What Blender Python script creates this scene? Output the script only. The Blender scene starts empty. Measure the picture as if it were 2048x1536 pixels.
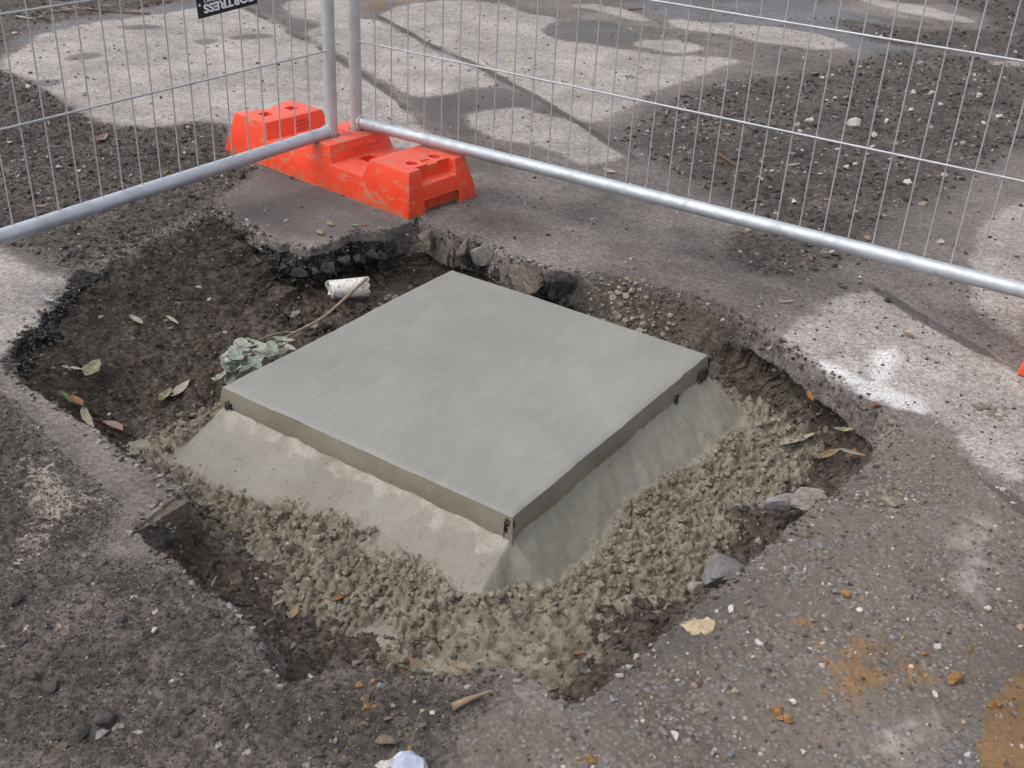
import bpy, bmesh, math, random
import numpy as np
from mathutils import Vector, Matrix

random.seed(7)
rng = np.random.default_rng(11)
scene = bpy.context.scene
COL = scene.collection

# ------------------------------------------------------------------ camera
CH = 0.96252505                       # lens height above the pavement, metres
FPX = 2214.524                        # focal length in pixels of the 2048 px wide photograph
FWD = np.array([0.0, 0.86935643, -0.4941856])
RGT = np.array([0.99850206, 0.02703892, 0.04756606])
UPV = np.array([-0.0547141, 0.49344534, 0.86805418])
CAM = np.array([0.0, 0.0, CH])
cd = bpy.data.cameras.new("camera")
cam = bpy.data.objects.new("camera", cd)
COL.objects.link(cam)
m = Matrix.Identity(4)
for i in range(3):
    m[i][0], m[i][1], m[i][2], m[i][3] = RGT[i], UPV[i], -FWD[i], CAM[i]
cam.matrix_world = m
cd.sensor_width = 36.0
cd.lens = FPX / 2048 * 36.0
cd.clip_start = 0.05
cd.clip_end = 500
cd.dof.use_dof = True
cd.dof.focus_distance = 2.15
cd.dof.aperture_fstop = 13.0
scene.camera = cam

# ------------------------------------------------------------------ sky, sun, exposure
SUN_EL, SUN_AZ = math.radians(58), math.radians(-112)     # azimuth from +Y towards +X
w = bpy.data.worlds.new("World")
scene.world = w
w.use_nodes = True
wn, wl = w.node_tree.nodes, w.node_tree.links
wn.clear()
wo = wn.new("ShaderNodeOutputWorld")
wb = wn.new("ShaderNodeBackground")
ws = wn.new("ShaderNodeTexSky")
ws.sky_type = 'NISHITA'
ws.sun_disc = False
ws.sun_elevation = SUN_EL
ws.sun_rotation = SUN_AZ
ws.dust_density = 3.0
ws.air_density = 1.0
wh = wn.new("ShaderNodeHueSaturation")
wh.inputs['Saturation'].default_value = 0.38
wl.new(ws.outputs[0], wh.inputs['Color'])
wl.new(wh.outputs[0], wb.inputs['Color'])
wb.inputs['Strength'].default_value = 0.15
wl.new(wb.outputs[0], wo.inputs['Surface'])
sd = bpy.data.lights.new("sun", 'SUN')
sd.energy = 0.8
sd.angle = math.radians(60)
sd.color = (1.0, 0.95, 0.88)
sun = bpy.data.objects.new("sun", sd)
COL.objects.link(sun)
sdir = Vector((math.sin(SUN_AZ) * math.cos(SUN_EL), math.cos(SUN_AZ) * math.cos(SUN_EL), math.sin(SUN_EL)))
sun.rotation_euler = sdir.to_track_quat('Z', 'Y').to_euler()
sun.location = (-3, -1, 6)
vs = scene.view_settings
scene.display_settings.display_device = 'sRGB'
vs.view_transform = 'Standard'
vs.look = 'None'
vs.exposure = 0.65
vs.gamma = 1.0
vs.use_curve_mapping = False

# ------------------------------------------------------------------ photograph pixel -> point on a level z
def G(x, y, z=0.0):
    d = FWD + (x - 1024) / FPX * RGT - (y - 768) / FPX * UPV
    t = (z - CAM[2]) / d[2]
    return CAM + t * d

def GA(pts, z=0.0):
    return np.array([G(x, y, z)[:2] for x, y in pts])

# ------------------------------------------------------------------ noise
def _h(ix, iy, seed):
    n = (ix.astype(np.int64) * 374761393 + iy.astype(np.int64) * 668265263 + seed * 1442695041) & 0xFFFFFFFF
    n = ((n ^ (n >> 13)) * 1274126177) & 0xFFFFFFFF
    n = ((n ^ (n >> 16)) * 2246822519) & 0xFFFFFFFF
    return ((n ^ (n >> 15)) & 0xFFFFFF).astype(np.float64) / 0xFFFFFF

def vnoise(x, y, seed=0):
    ix, iy = np.floor(x), np.floor(y)
    fx, fy = x - ix, y - iy
    fx, fy = fx * fx * (3 - 2 * fx), fy * fy * (3 - 2 * fy)
    a, b = _h(ix, iy, seed), _h(ix + 1, iy, seed)
    c, d = _h(ix, iy + 1, seed), _h(ix + 1, iy + 1, seed)
    return (a + (b - a) * fx) * (1 - fy) + (c + (d - c) * fx) * fy

def fbm(x, y, octs=4, seed=0, gain=0.5):
    s = np.zeros_like(x); a = 1.0; t = 0
    c, n = math.cos(0.6), math.sin(0.6)
    for o in range(octs):
        s += a * vnoise(x, y, seed + o * 17); t += a
        x, y = (c * x - n * y) * 2.03, (n * x + c * y) * 2.03
        a *= gain
    return s / t

def clods(x, y, size, seed=0, rad=0.62):
    """rounded lumps of random size scattered one to a cell: height 0..1"""
    x, y = x / size, y / size
    ix, iy = np.floor(x), np.floor(y)
    best = np.zeros_like(x)
    for dx in (-1, 0, 1):
        for dy in (-1, 0, 1):
            cx, cy = ix + dx, iy + dy
            px = cx + _h(cx, cy, seed); py = cy + _h(cx, cy, seed + 5)
            r = rad * (0.35 + 0.75 * _h(cx, cy, seed + 9))
            q = ((x - px) ** 2 + (y - py) ** 2) / (r * r)
            best = np.maximum(best, np.sqrt(np.clip(1 - q, 0, 1)) * r / rad)
    return best

def sstep(a, b, v):
    t = np.clip((v - a) / (b - a), 0, 1)
    return t * t * (3 - 2 * t)

# ------------------------------------------------------------------ signed distance to traced outlines
def chaikin(p, n=2):
    p = np.asarray(p, float)
    for _ in range(n):
        q = np.roll(p, -1, 0)
        p = np.stack([p * .75 + q * .25, p * .25 + q * .75], 1).reshape(-1, 2)
    return p

def seg_dist(X, Y, a, b):
    ax, ay = a; bx, by = b
    dx, dy = bx - ax, by - ay
    L2 = dx * dx + dy * dy + 1e-12
    t = np.clip(((X - ax) * dx + (Y - ay) * dy) / L2, 0, 1)
    return (X - ax - t * dx) ** 2 + (Y - ay - t * dy) ** 2, t

def sdf(X, Y, poly, R):
    """signed distance (positive inside), clipped to +-R"""
    out = np.full(X.shape, -R)
    lo, hi = poly.min(0) - R, poly.max(0) + R
    k = np.nonzero((X > lo[0]) & (X < hi[0]) & (Y > lo[1]) & (Y < hi[1]))[0]
    if len(k) == 0: return out
    x, y = X[k], Y[k]
    d2 = np.full(x.shape, 1e9); ins = np.zeros(x.shape, bool)
    n = len(poly)
    for i in range(n):
        a, b = poly[i], poly[(i + 1) % n]
        q, _ = seg_dist(x, y, a, b)
        d2 = np.minimum(d2, q)
        c = (a[1] > y) != (b[1] > y)
        if abs(b[1] - a[1]) > 1e-12:
            ins ^= c & (x < (b[0] - a[0]) * (y - a[1]) / (b[1] - a[1]) + a[0])
    d = np.sqrt(d2)
    out[k] = np.clip(np.where(ins, d, -d), -R, R)
    return out

def polydist(X, Y, line, R):
    d2 = np.full(X.shape, R * R)
    for i in range(len(line) - 1):
        q, _ = seg_dist(X, Y, line[i], line[i + 1])
        d2 = np.minimum(d2, q)
    return np.sqrt(d2)

# ------------------------------------------------------------------ node helper
class NT:
    def __init__(s, name):
        s.m = bpy.data.materials.new(name); s.m.use_nodes = True
        s.t = s.m.node_tree; s.t.nodes.clear()
        s.out = s.t.nodes.new("ShaderNodeOutputMaterial")
        s.b = s.t.nodes.new("ShaderNodeBsdfPrincipled")
        s.t.links.new(s.b.outputs[0], s.out.inputs[0])
        tc = s.t.nodes.new("ShaderNodeTexCoord"); s.obj = tc.outputs['Object']
        s.pos = s.t.nodes.new("ShaderNodeNewGeometry").outputs['Position']
        s.co = s.pos
    def _set(s, inp, v):
        if isinstance(v, bpy.types.NodeSocket): s.t.links.new(v, inp)
        elif isinstance(v, (tuple, list)):
            inp.default_value = tuple(v) + (1.0,) if len(v) == 3 and inp.type == 'RGBA' else tuple(v)
        else: inp.default_value = v
    def noise(s, scale, detail=3, rough=.55, co=None, dist=0.0, col=False):
        n = s.t.nodes.new("ShaderNodeTexNoise")
        s.t.links.new(co or s.co, n.inputs['Vector'])
        n.inputs['Scale'].default_value = scale; n.inputs['Detail'].default_value = detail
        n.inputs['Roughness'].default_value = rough; n.inputs['Distortion'].default_value = dist
        return n.outputs['Color' if col else 'Fac']
    def voro(s, scale, co=None, feature='F1', rand=1.0):
        n = s.t.nodes.new("ShaderNodeTexVoronoi"); n.feature = feature
        s.t.links.new(co or s.co, n.inputs['Vector'])
        n.inputs['Scale'].default_value = scale; n.inputs['Randomness'].default_value = rand
        return n
    def math(s, op, a, b=0.0, clamp=False):
        n = s.t.nodes.new("ShaderNodeMath"); n.operation = op; n.use_clamp = clamp
        s._set(n.inputs[0], a); s._set(n.inputs[1], b)
        return n.outputs[0]
    def ms(s, v, lo, hi, a=0.0, b=1.0, smooth=True):
        n = s.t.nodes.new("ShaderNodeMapRange")
        n.interpolation_type = 'SMOOTHSTEP' if smooth else 'LINEAR'
        s._set(n.inputs[0], v); s._set(n.inputs[1], lo); s._set(n.inputs[2], hi); s._set(n.inputs[3], a); s._set(n.inputs[4], b)
        return n.outputs[0]
    def mix(s, f, a, b, mode='MIX'):
        n = s.t.nodes.new("ShaderNodeMix"); n.data_type = 'RGBA'; n.blend_type = mode
        s._set(n.inputs[0], f); s._set(n.inputs[6], a); s._set(n.inputs[7], b)
        return n.outputs[2]
    def attr(s, name):
        n = s.t.nodes.new("ShaderNodeAttribute"); n.attribute_name = name
        sp = s.t.nodes.new("ShaderNodeSeparateColor")
        s.t.links.new(n.outputs['Color'], sp.inputs[0])
        return sp.outputs[0], sp.outputs[1], sp.outputs[2], n.outputs['Alpha']
    def mapping(s, co, scale=(1, 1, 1), rot=(0, 0, 0)):
        n = s.t.nodes.new("ShaderNodeMapping")
        s.t.links.new(co, n.inputs[0]); n.inputs['Scale'].default_value = scale; n.inputs['Rotation'].default_value = rot
        return n.outputs[0]
    def bump(s, h, dist=.002, strength=1.0, normal=None):
        n = s.t.nodes.new("ShaderNodeBump")
        n.inputs['Distance'].default_value = dist; s._set(n.inputs['Strength'], strength)
        s._set(n.inputs['Height'], h)
        if normal is not None: s.t.links.new(normal, n.inputs['Normal'])
        return n.outputs[0]
    def val(s, c, hi):   # scalar -> grey colour multiply helper
        return s.mix(1.0, c, hi, 'MULTIPLY')
    def end(s, col, rough=.85, normal=None, metal=0.0, spec=None):
        s._set(s.b.inputs['Base Color'], col); s._set(s.b.inputs['Roughness'], rough); s._set(s.b.inputs['Metallic'], metal)
        if normal is not None: s.t.links.new(normal, s.b.inputs['Normal'])
        if spec is not None: s._set(s.b.inputs['Specular IOR Level'], spec)
        return s.m

def grey(n, v):
    c = n.t.nodes.new("ShaderNodeCombineColor")
    for i in range(3): n._set(c.inputs[i], v)
    return c.outputs[0]

# ------------------------------------------------------------------ ground material
def ground_material(name):
    n = NT(name)
    light, joint, ochre, white = n.attr("A")
    dirt, blue, agg, pit = n.attr("B")
    bitu, dust, dark, damp = n.attr("C")
    big, mid, sml, fine = n.noise(1.7, 3), n.noise(8, 4, .6), n.noise(38, 4, .6), n.noise(190, 3, .65)
    grit = n.noise(420, 2, .7)
    vo = n.voro(150); vcol = n.t.nodes.new("ShaderNodeSeparateColor"); n.t.links.new(vo.outputs['Color'], vcol.inputs[0])
    vr, vg = vcol.outputs[0], vcol.outputs[1]
    wob = n.math('ADD', n.math('MULTIPLY', n.math('SUBTRACT', mid, .5), .55), n.math('MULTIPLY', n.math('SUBTRACT', sml, .5), .42))
    def edge(f, soft=.10, k=1.0):
        return n.ms(n.math('ADD', f, n.math('MULTIPLY', wob, k)), .5 - soft, .5 + soft)
    # pavement under a film of dirt
    base = n.mix(n.ms(mid, .3, .7), (.100, .085, .077), (.148, .128, .117))
    base = n.mix(n.ms(big, .35, .7), base, (.170, .148, .136))
    # bluish bitumen
    mb = edge(blue, .16)
    base = n.mix(mb, base, n.mix(sml, (.098, .093, .099), (.152, .146, .153)))
    # dry pale concrete with fine sand speckle
    ml = n.math('MULTIPLY', edge(light, .12, .85), n.ms(n.noise(26, 5, .7), .26, .48, .62, 1.0))
    lc = n.mix(n.ms(mid, .25, .75), (.262, .235, .215), (.325, .295, .273))
    lc = n.mix(n.ms(sml, .6, .78), lc, (.200, .170, .148))
    base = n.mix(n.math('MULTIPLY', ml, n.ms(big, .1, .5, .8, 1.0)), base, lc)
    # grain of the pavement
    spk = n.ms(vr, 0, 1, .72, 1.26, False)
    base = n.mix(1.0, base, grey(n, spk), 'MULTIPLY')
    base = n.mix(1.0, base, grey(n, n.ms(grit, .3, .7, .62, 1.38)), 'MULTIPLY')
    # exposed aggregate
    ma = edge(agg, .2, .8)
    pc = n.mix(vr, (.112, .098, .090), (.225, .203, .190))
    pc = n.mix(n.ms(vg, .78, .80), pc, (.180, .178, .186))
    pc = n.mix(n.ms(vg, .14, .12), pc, (.145, .105, .07))
    pc = n.mix(n.math('GREATER_THAN', n.math('MULTIPLY', vr, vg), .86), pc, (.46, .43, .40))
    peb = n.ms(vo.outputs['Distance'], .30, .62)
    pc = n.mix(peb, pc, n.mix(mid, (.088, .071, .058), (.140, .117, .099)))
    pc = n.mix(n.ms(n.math('ADD', n.math('MULTIPLY', sml, .5), n.math('MULTIPLY', mid, .5)), .42, .58, .05, .85), pc, n.mix(sml, (.095, .075, .060), (.170, .140, .117)))
    pc = n.mix(n.math('MULTIPLY', ml, n.ms(sml, .3, .6, .35, .85)), pc, lc)
    base = n.mix(ma, base, pc)
    # white sprayed paint
    mw = n.math('MULTIPLY', edge(white, .22, .7), n.ms(n.math('ADD', fine, n.math('MULTIPLY', n.math('SUBTRACT', sml, .5), .6)), .34, .56, .2, .95))
    base = n.mix(mw, base, (.57, .555, .55))
    # pale dust, sand and cement spots
    # ochre clay smears
    on = n.noise(17, 5, .7)
    mo = n.ms(n.math('ADD', n.math('MULTIPLY', n.math('SUBTRACT', ochre, .5), .75), on), .60, .74)
    base = n.mix(n.math('MULTIPLY', mo, .78), base, n.mix(sml, (.125, .068, .022), (.27, .155, .062)))
    # dark damp stains
    mk = edge(dark, .14)
    base = n.mix(n.math('MULTIPLY', mk, .78), base, n.mix(sml, (.075, .066, .062), (.115, .102, .096)))
    # loose dirt
    mdirt = edge(dirt, .2, .9)
    soil = n.mix(n.ms(sml, .3, .7), (.048, .040, .035), (.090, .076, .067))
    soil = n.mix(n.ms(mid, .4, .75), soil, (.112, .095, .084))
    soil = n.mix(1.0, soil, grey(n, n.ms(vr, 0, 1, .55, 1.32, False)), 'MULTIPLY')
    soil = n.mix(n.math('GREATER_THAN', n.math('MULTIPLY', vr, vg), .90), soil, (.30, .27, .24))
    base = n.mix(mdirt, base, soil)
    # pale dust lies over the dirt as well
    dn = n.math('ADD', n.math('MULTIPLY', n.noise(75, 5, .75), .7), n.math('MULTIPLY', n.noise(15, 3, .6), .3))
    md = n.ms(n.math('ADD', n.math('MULTIPLY', n.math('SUBTRACT', dust, .5), .70), dn), .635, .72)
    base = n.mix(n.math('MULTIPLY', md, .60), base, n.mix(mid, (.33, .275, .22), (.40, .36, .315)))
    # pit soil: browner, clayey
    ps = n.mix(n.ms(sml, .3, .72), (.046, .035, .027), (.090, .071, .057))
    ps = n.mix(n.ms(mid, .45, .8), ps, (.125, .105, .088))
    ps = n.mix(1.0, ps, grey(n, n.ms(vr, 0, 1, .65, 1.35, False)), 'MULTIPLY')
    ps = n.mix(n.ms(n.math('ADD', dn, n.math('MULTIPLY', n.math('SUBTRACT', dust, .5), .62)), .64, .74), ps, (.27, .235, .19))
    base = n.mix(n.ms(pit, .35, .65), base, ps)
    # tarry broken edge
    mbit = n.ms(n.math('ADD', bitu, n.math('ADD', n.math('MULTIPLY', wob, 1.1), n.math('MULTIPLY', n.math('SUBTRACT', fine, .5), .9))), .42, .62)
    base = n.mix(mbit, base, n.mix(n.ms(fine, .45, .75), (.012, .012, .014), (.085, .082, .082)))
    # joints between the bays
    jw = n.math('ADD', joint, n.math('MULTIPLY', wob, .16))
    mj = n.ms(jw, .10, .22, 1.0, 0.0)
    base = n.mix(n.math('MULTIPLY', mj, .8), base, (.062, .054, .05))
    base = n.mix(1.0, base, grey(n, n.ms(n.noise(3.4, 5, .65), .25, .75, .76, 1.22)), 'MULTIPLY')
    ob = n.mix(1.0, base, n.mix(n.ms(fine, .3, .7), (.86, .86, .86), (1.12, 1.12, 1.12)), 'MULTIPLY')
    # relief
    h = n.math('ADD', n.math('MULTIPLY', fine, .5), n.math('MULTIPLY', sml, .9))
    h = n.math('ADD', h, n.math('MULTIPLY', n.math('SUBTRACT', 1.0, vo.outputs['Distance']), n.math('ADD', .25, n.math('MULTIPLY', ma, .9))))
    h = n.math('ADD', h, n.math('MULTIPLY', grit, .35))
    loose = n.math('MAXIMUM', mdirt, pit)
    nb = n.bump(h, .0035, n.math('ADD', .42, n.math('MULTIPLY', loose, .5), True))
    rgh = n.ms(damp, 0, 1, .88, .55, False)
    return n.end(ob, rgh, nb, spec=.3)

MAT_GROUND = ground_material("ground_surface")

# ------------------------------------------------------------------ pit outline (traced): x, y, wall width, depth, undercut, raggedness, tar
PIT = [
 (150,550,.05,.08,0,.006,1.6),(185,520,.07,.10,0,.008,0),(250,480,.07,.11,0,.01,0),(340,443,.07,.11,0,.01,0),(400,422,.07,.11,0,.008,0),
 (427,415,.03,.11,.0,.004,0),(478,444,.022,.11,.0,.003,0),(520,468,.016,.11,.03,.004,.5),(545,486,.014,.12,.05,.006,1),(572,492,.014,.12,.055,.007,1),
 (600,500,.014,.12,.055,.007,1),(640,492,.014,.12,.055,.007,1),(680,481,.014,.12,.055,.006,1),(712,468,.014,.12,.055,.006,1),(770,463,.016,.12,.05,.005,.8),
 (812,448,.018,.12,.03,.003,0),(828,442,.015,.12,.02,.0,0),(833,432,.012,.12,.02,.0,0),(838,441,.015,.12,.02,.0,0),(869,458,.018,.12,.03,.003,0),
 (908,470,.018,.12,.03,.005,.3),(947,476,.016,.12,.04,.006,.8),(978,491,.016,.12,.03,.006,.8),(1001,509,.02,.12,.02,.004,0),(1040,520,.02,.12,.02,.003,0),
 (1095,536,.02,.12,.03,.004,.7),(1122,546,.022,.11,.03,.006,.8),(1155,541,.07,.10,0,.008,0),(1219,548,.15,.10,0,.01,0),(1300,570,.19,.10,0,.012,0),
 (1383,588,.17,.10,0,.01,0),(1460,618,.10,.10,0,.008,0),(1505,645,.03,.10,.02,.004,0),(1556,677,.018,.10,.045,.003,0),(1603,713,.016,.10,.055,.004,0),
 (1643,739,.016,.10,.055,.005,0),(1702,779,.018,.10,.05,.004,0),(1738,812,.03,.10,.03,.004,0),(1775,833,.045,.09,0,.004,0),(1803,856,.05,.08,0,.005,0),
 (1786,900,.06,.08,0,.006,0),(1727,936,.05,.09,0,.006,0),(1683,973,.05,.10,0,.006,0),(1643,998,.05,.10,0,.006,0),(1603,1038,.05,.10,0,.006,0),
 (1534,1097,.05,.10,0,.005,0),(1490,1132,.05,.10,0,.004,0),(1432,1178,.05,.10,0,.004,0),(1378,1228,.05,.10,0,.004,0),(1312,1282,.05,.10,0,.004,0),
 (1254,1331,.05,.09,0,.004,0),(1203,1372,.05,.09,0,.003,0),(1186,1394,.04,.08,0,.002,0),(1165,1402,.04,.08,0,.002,0),(1141,1404,.04,.11,0,.002,0),
 (1103,1379,.035,.11,0,.003,0),(1072,1357,.035,.11,0,.003,0),(1046,1340,.03,.11,0,.004,0),(1015,1335,.04,.11,0,.005,0),(971,1346,.06,.11,0,.006,0),
 (936,1357,.08,.11,0,.008,0),(883,1366,.10,.11,0,.008,0),(820,1364,.10,.11,0,.008,0),(752,1355,.08,.11,0,.008,0),(664,1346,.06,.11,0,.006,0),
 (620,1357,.05,.08,0,.005,0),(576,1366,.04,.08,0,.005,0),(546,1342,.035,.08,0,.005,0),(530,1309,.035,.08,0,.005,0),(520,1282,.04,.08,0,.006,0),
 (505,1250,.05,.09,0,.006,0),(466,1216,.05,.10,0,.005,0),(447,1203,.05,.10,0,.005,0),(402,1172,.05,.10,0,.005,0),(357,1122,.04,.10,0,.006,0),
 (322,1104,.03,.09,0,.005,0),(290,1088,.025,.06,0,.004,0),(270,1056,.015,.06,0,.001,0),(318,1020,.015,.08,0,.001,0),(366,986,.018,.10,0,.002,0),
 (368,974,.025,.10,0,.003,0),(357,962,.025,.10,0,.004,0),(313,939,.03,.10,0,.004,0),(264,915,.03,.10,0,.005,0),(223,880,.03,.10,0,.005,0),
 (192,859,.03,.10,0,.005,0),(150,835,.03,.10,0,.004,0),(103,799,.03,.10,0,.004,0),(59,776,.03,.09,0,.004,0),(38,758,.03,.07,0,.004,0),
 (18,741,.03,.05,0,.004,0),(8,735,.03,.05,0,.004,1),(29,691,.018,.08,0,.008,1.6),(60,655,.018,.09,0,.009,1.6),(100,620,.018,.09,0,.009,1.6),(125,590,.018,.09,0,.008,1.6)]
PIT = np.array(PIT, float)
pw = GA(PIT[:, :2])
# subdivide and fray
seg = []
for i in range(len(pw)):
    a, b = pw[i], pw[(i + 1) % len(pw)]
    k = max(1, int(np.linalg.norm(b - a) / .009))
    for j in range(k):
        t = j / k
        seg.append(np.concatenate([a + (b - a) * t, PIT[i, 2:] * (1 - t) + PIT[(i + 1) % len(pw), 2:] * t]))
seg = np.array(seg)
tang = np.roll(seg[:, :2], -1, 0) - np.roll(seg[:, :2], 1, 0)
nrm = np.stack([tang[:, 1], -tang[:, 0]], 1); nrm /= np.linalg.norm(nrm, axis=1)[:, None] + 1e-9
s1 = fbm(seg[:, 0] * 28, seg[:, 1] * 28, 3, 3) - .5
s2 = fbm(seg[:, 0] * 90, seg[:, 1] * 90, 2, 9) - .5
seg[:, :2] += nrm * ((s1 * 3.0 + s2 * 2.6) * seg[:, 5])[:, None]

# ------------------------------------------------------------------ ground sheet: graded grid
def axis(lo, hi, f0, f1, step, g):
    a = list(np.arange(f0, f1 + step * .5, step))
    s = step; v = a[-1]
    while v < hi: s *= 1 + g; v += s; a.append(v)
    s = step; v = a[0]; pre = []
    while v > lo: s *= 1 + g; v -= s; pre.append(v)
    return np.array(pre[::-1] + a)
xs = axis(-4.4, 4.8, -1.02, 1.02, .0036, .013)
ys = axis(.30, 8.0, .76, 2.42, .0036, .011)
NX, NY = len(xs), len(ys)
XX, YY = np.meshgrid(xs, ys)
X, Y = XX.ravel(), YY.ravel()
keep = (np.abs(X) < 1.05 + .62 * Y)
vidx = np.nonzero(keep)[0]

# --- pit distance with the attributes of the nearest bit of outline
d2 = np.full(X.shape, 9.0); wA = np.full(X.shape, .05); dA = np.full(X.shape, .1); uA = np.zeros(X.shape); tA = np.zeros(X.shape)
nX = np.zeros(X.shape); nY = np.zeros(X.shape)
inside = np.zeros(X.shape, bool)
lo, hi = seg[:, :2].min(0) - .12, seg[:, :2].max(0) + .12
k = np.nonzero((X > lo[0]) & (X < hi[0]) & (Y > lo[1]) & (Y < hi[1]))[0]
x, y = X[k], Y[k]
bd = np.full(x.shape, 9.0); bi = np.zeros(x.shape, np.int32); ins = np.zeros(x.shape, bool)
for i in range(len(seg)):
    a, b = seg[i, :2], seg[(i + 1) % len(seg), :2]
    q = (x - (a[0] + b[0]) * .5) ** 2 + (y - (a[1] + b[1]) * .5) ** 2
    cl = np.nonzero(q < (np.sqrt(bd) + .012) ** 2)[0]
    if len(cl):
        qq, _ = seg_dist(x[cl], y[cl], a, b)
        better = qq < bd[cl]
        bd[cl[better]] = qq[better]; bi[cl[better]] = i
    if a[1] != b[1]:
        ins ^= ((a[1] > y) != (b[1] > y)) & (x < (b[0] - a[0]) * (y - a[1]) / (b[1] - a[1]) + a[0])
dist = np.sqrt(bd)
SD = np.full(X.shape, -1.0); SD[k] = np.where(ins, dist, -dist)
wA[k], dA[k], uA[k], tA[k] = seg[bi, 2], seg[bi, 3], seg[bi, 4], seg[bi, 6]
cx_, cy_ = seg[bi, 0], seg[bi, 1]
sg = np.where(ins, 1, -1) / np.maximum(dist, 1e-4)
nX[k], nY[k] = (x - cx_) * sg, (y - cy_) * sg

# --- patches (traced on the photograph, laid on the pavement)
def field(polys, R, smooth=2):
    f = np.zeros(X.shape)
    for p in polys:
        q = GA(p)
        if smooth: q = chaikin(q, smooth)
        f = np.maximum(f, .5 + sdf(X, Y, q, R) / (2 * R))
    return f
LIGHT = [
 [(86,64),(195,43),(273,33),(352,25),(420,10),(500,20),(536,39),(575,62),(614,84),(648,100),(692,127),(732,154),(780,188),(813,222),(838,245),(885,292),(800,300),(700,270),(640,240),(455,250),(400,242),(352,252),(293,260),(254,256),(195,248),(176,234),(137,215),(125,201),(102,188),(70,168),(20,152),(0,137),(20,109),(59,86)],
 [(560,2),(640,-8),(700,-5),(705,20),(720,38),(751,38),(802,65),(854,96),(891,110),(939,130),(973,147),(992,163),(988,174),(939,178),(905,186),(871,196),(830,195),(796,178),(744,150),(717,132),(660,96),(618,76),(600,58),(640,58),(632,40),(580,30)],
 [(758,31),(785,14),(871,0),(1000,5),(1040,22),(1076,30),(1120,35),(1079,58),(1110,79),(1178,87),(1230,97),(1281,101),(1332,114),(1400,112),(1485,118),(1478,127),(1437,134),(1399,154),(1349,168),(1298,186),(1274,212),(1233,225),(1195,243),(1161,244),(1144,238),(1110,215),(1076,194),(1042,177),(1010,158),(973,138),(939,120),(891,100),(854,84),(802,54)],
 [(1137,12),(1180,8),(1240,16),(1290,35),(1302,44),(1260,40),(1200,22)],
 [(1262,88),(1300,80),(1350,78),(1409,90),(1399,103),(1350,106),(1300,98)],
 [(1330,42),(1348,39),(1485,48),(1587,58),(1656,73),(1707,92),(1628,101),(1570,90),(1512,84),(1450,68),(1348,56)],
 [(919,226),(994,219),(1042,214),(1093,229),(1137,239),(1178,260),(1213,284),(1247,297),(1270,312),(1213,321),(1161,328),(1130,310),(1080,290),(1028,280),(980,273),(939,253)],
 [(1508,170),(1546,165),(1586,174),(1578,184),(1530,184)],
 [(1690,-6),(1800,3),(1900,23),(1966,46),(1900,42),(1800,22)],
 [(1563,684),(1600,652),(1640,615),(1683,589),(1738,582),(1771,589),(1811,618),(1866,648),(1957,695),(2027,735),(2060,745),(2060,1000),(1957,932),(1932,907),(1914,870),(1884,832),(1830,823),(1753,800),(1702,770),(1643,733),(1603,708)],
 [(-80,470),(0,497),(29,512),(59,530),(76,541),(97,546),(138,552),(130,577),(90,620),(50,660),(0,715),(-60,790)],
 [(1870,1010),(1950,985),(2060,1040),(2060,1240),(2000,1265),(1930,1245),(1880,1200),(1830,1120)],
 [(1720,1440),(1800,1400),(1880,1400),(1940,1430),(1910,1500),(1880,1560),(1620,1560),(1650,1490)],
 [(1940,600),(1950,480),(2000,420),(2070,390),(2070,700),(2000,660)],
]
LIGHT2 = [[(720,520),(900,440),(1000,400),(1000,330),(900,290),(830,270),(850,330),(820,440)]]
STAIN = [
 [(452,78),(470,72),(500,68),(548,70),(552,75),(520,79),(480,82)],[(385,78),(430,78),(440,86),(400,92)],
 [(121,118),(150,107),(205,105),(200,115),(150,122)],[(70,166),(98,158),(130,162),(110,175),(80,172)],[(220,52),(300,48),(330,56),(260,60)],
 [(540,28),(580,35),(634,48),(625,62),(600,66),(575,55),(550,40)],
 [(1079,60),(1110,47),(1160,38),(1213,42),(1245,55),(1280,68),(1262,85),(1230,95),(1190,88),(1130,82),(1095,70)],
 [(796,182),(840,198),(880,196),(939,180),(994,176),(1042,184),(1080,205),(1042,214),(980,220),(930,228),(936,252),(920,262),(860,240)],
 [(1640,-5),(1500,0),(1420,10),(1340,0),(1240,8),(1200,2),(1137,-5)]]
BLUE = [
 [(1240,8),(1340,-8),(1560,-8),(1700,15),(1800,55),(1850,110),(1800,130),(1707,95),(1656,75),(1580,56),(1480,46),(1340,36)],
 [(1095,70),(1110,50),(1160,40),(1213,44),(1250,58),(1276,70),(1260,82),(1200,84),(1130,80)],
 [(560,-5),(420,0),(330,15),(200,35),(100,50),(0,80),(0,100),(60,84),(195,50),(350,30),(430,10)],
 [(2060,1230),(2060,1320),(1995,1385),(1965,1430),(1945,1490),(1955,1560),(1870,1560),(1895,1440),(1940,1370),(1990,1290)]]
OCHRE = [[(2060,1335),(2005,1385),(1975,1425),(1962,1462),(1955,1500),(1975,1560),(2070,1560)]]
OCHRE_S = [[(1480,1200),(1620,1180),(1760,1240),(1900,1290),(1960,1370),(1940,1430),(1800,1440),(1650,1460),(1540,1420),(1560,1300)],
 [(700,1370),(760,1370),(780,1420),(740,1450),(700,1420)],[(700,-5),(900,-5),(860,5),(740,30),(700,25)],[(940,270),(1020,280),(1100,310),(1000,320)],
 [(1990,770),(2048,760),(2048,800)],[(240,160),(310,170),(310,185),(250,182)]]
WHITE = [[(1745,700),(1795,692),(1800,705),(1785,740),(1770,772),(1735,765),(1742,735)],
 [(1628,722),(1660,728),(1720,755),(1800,785),(1855,812),(1848,828),(1790,815),(1735,800),(1690,765),(1650,742)],
 [(1330,1236),(1330,1236),(1331,1237)]]
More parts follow.
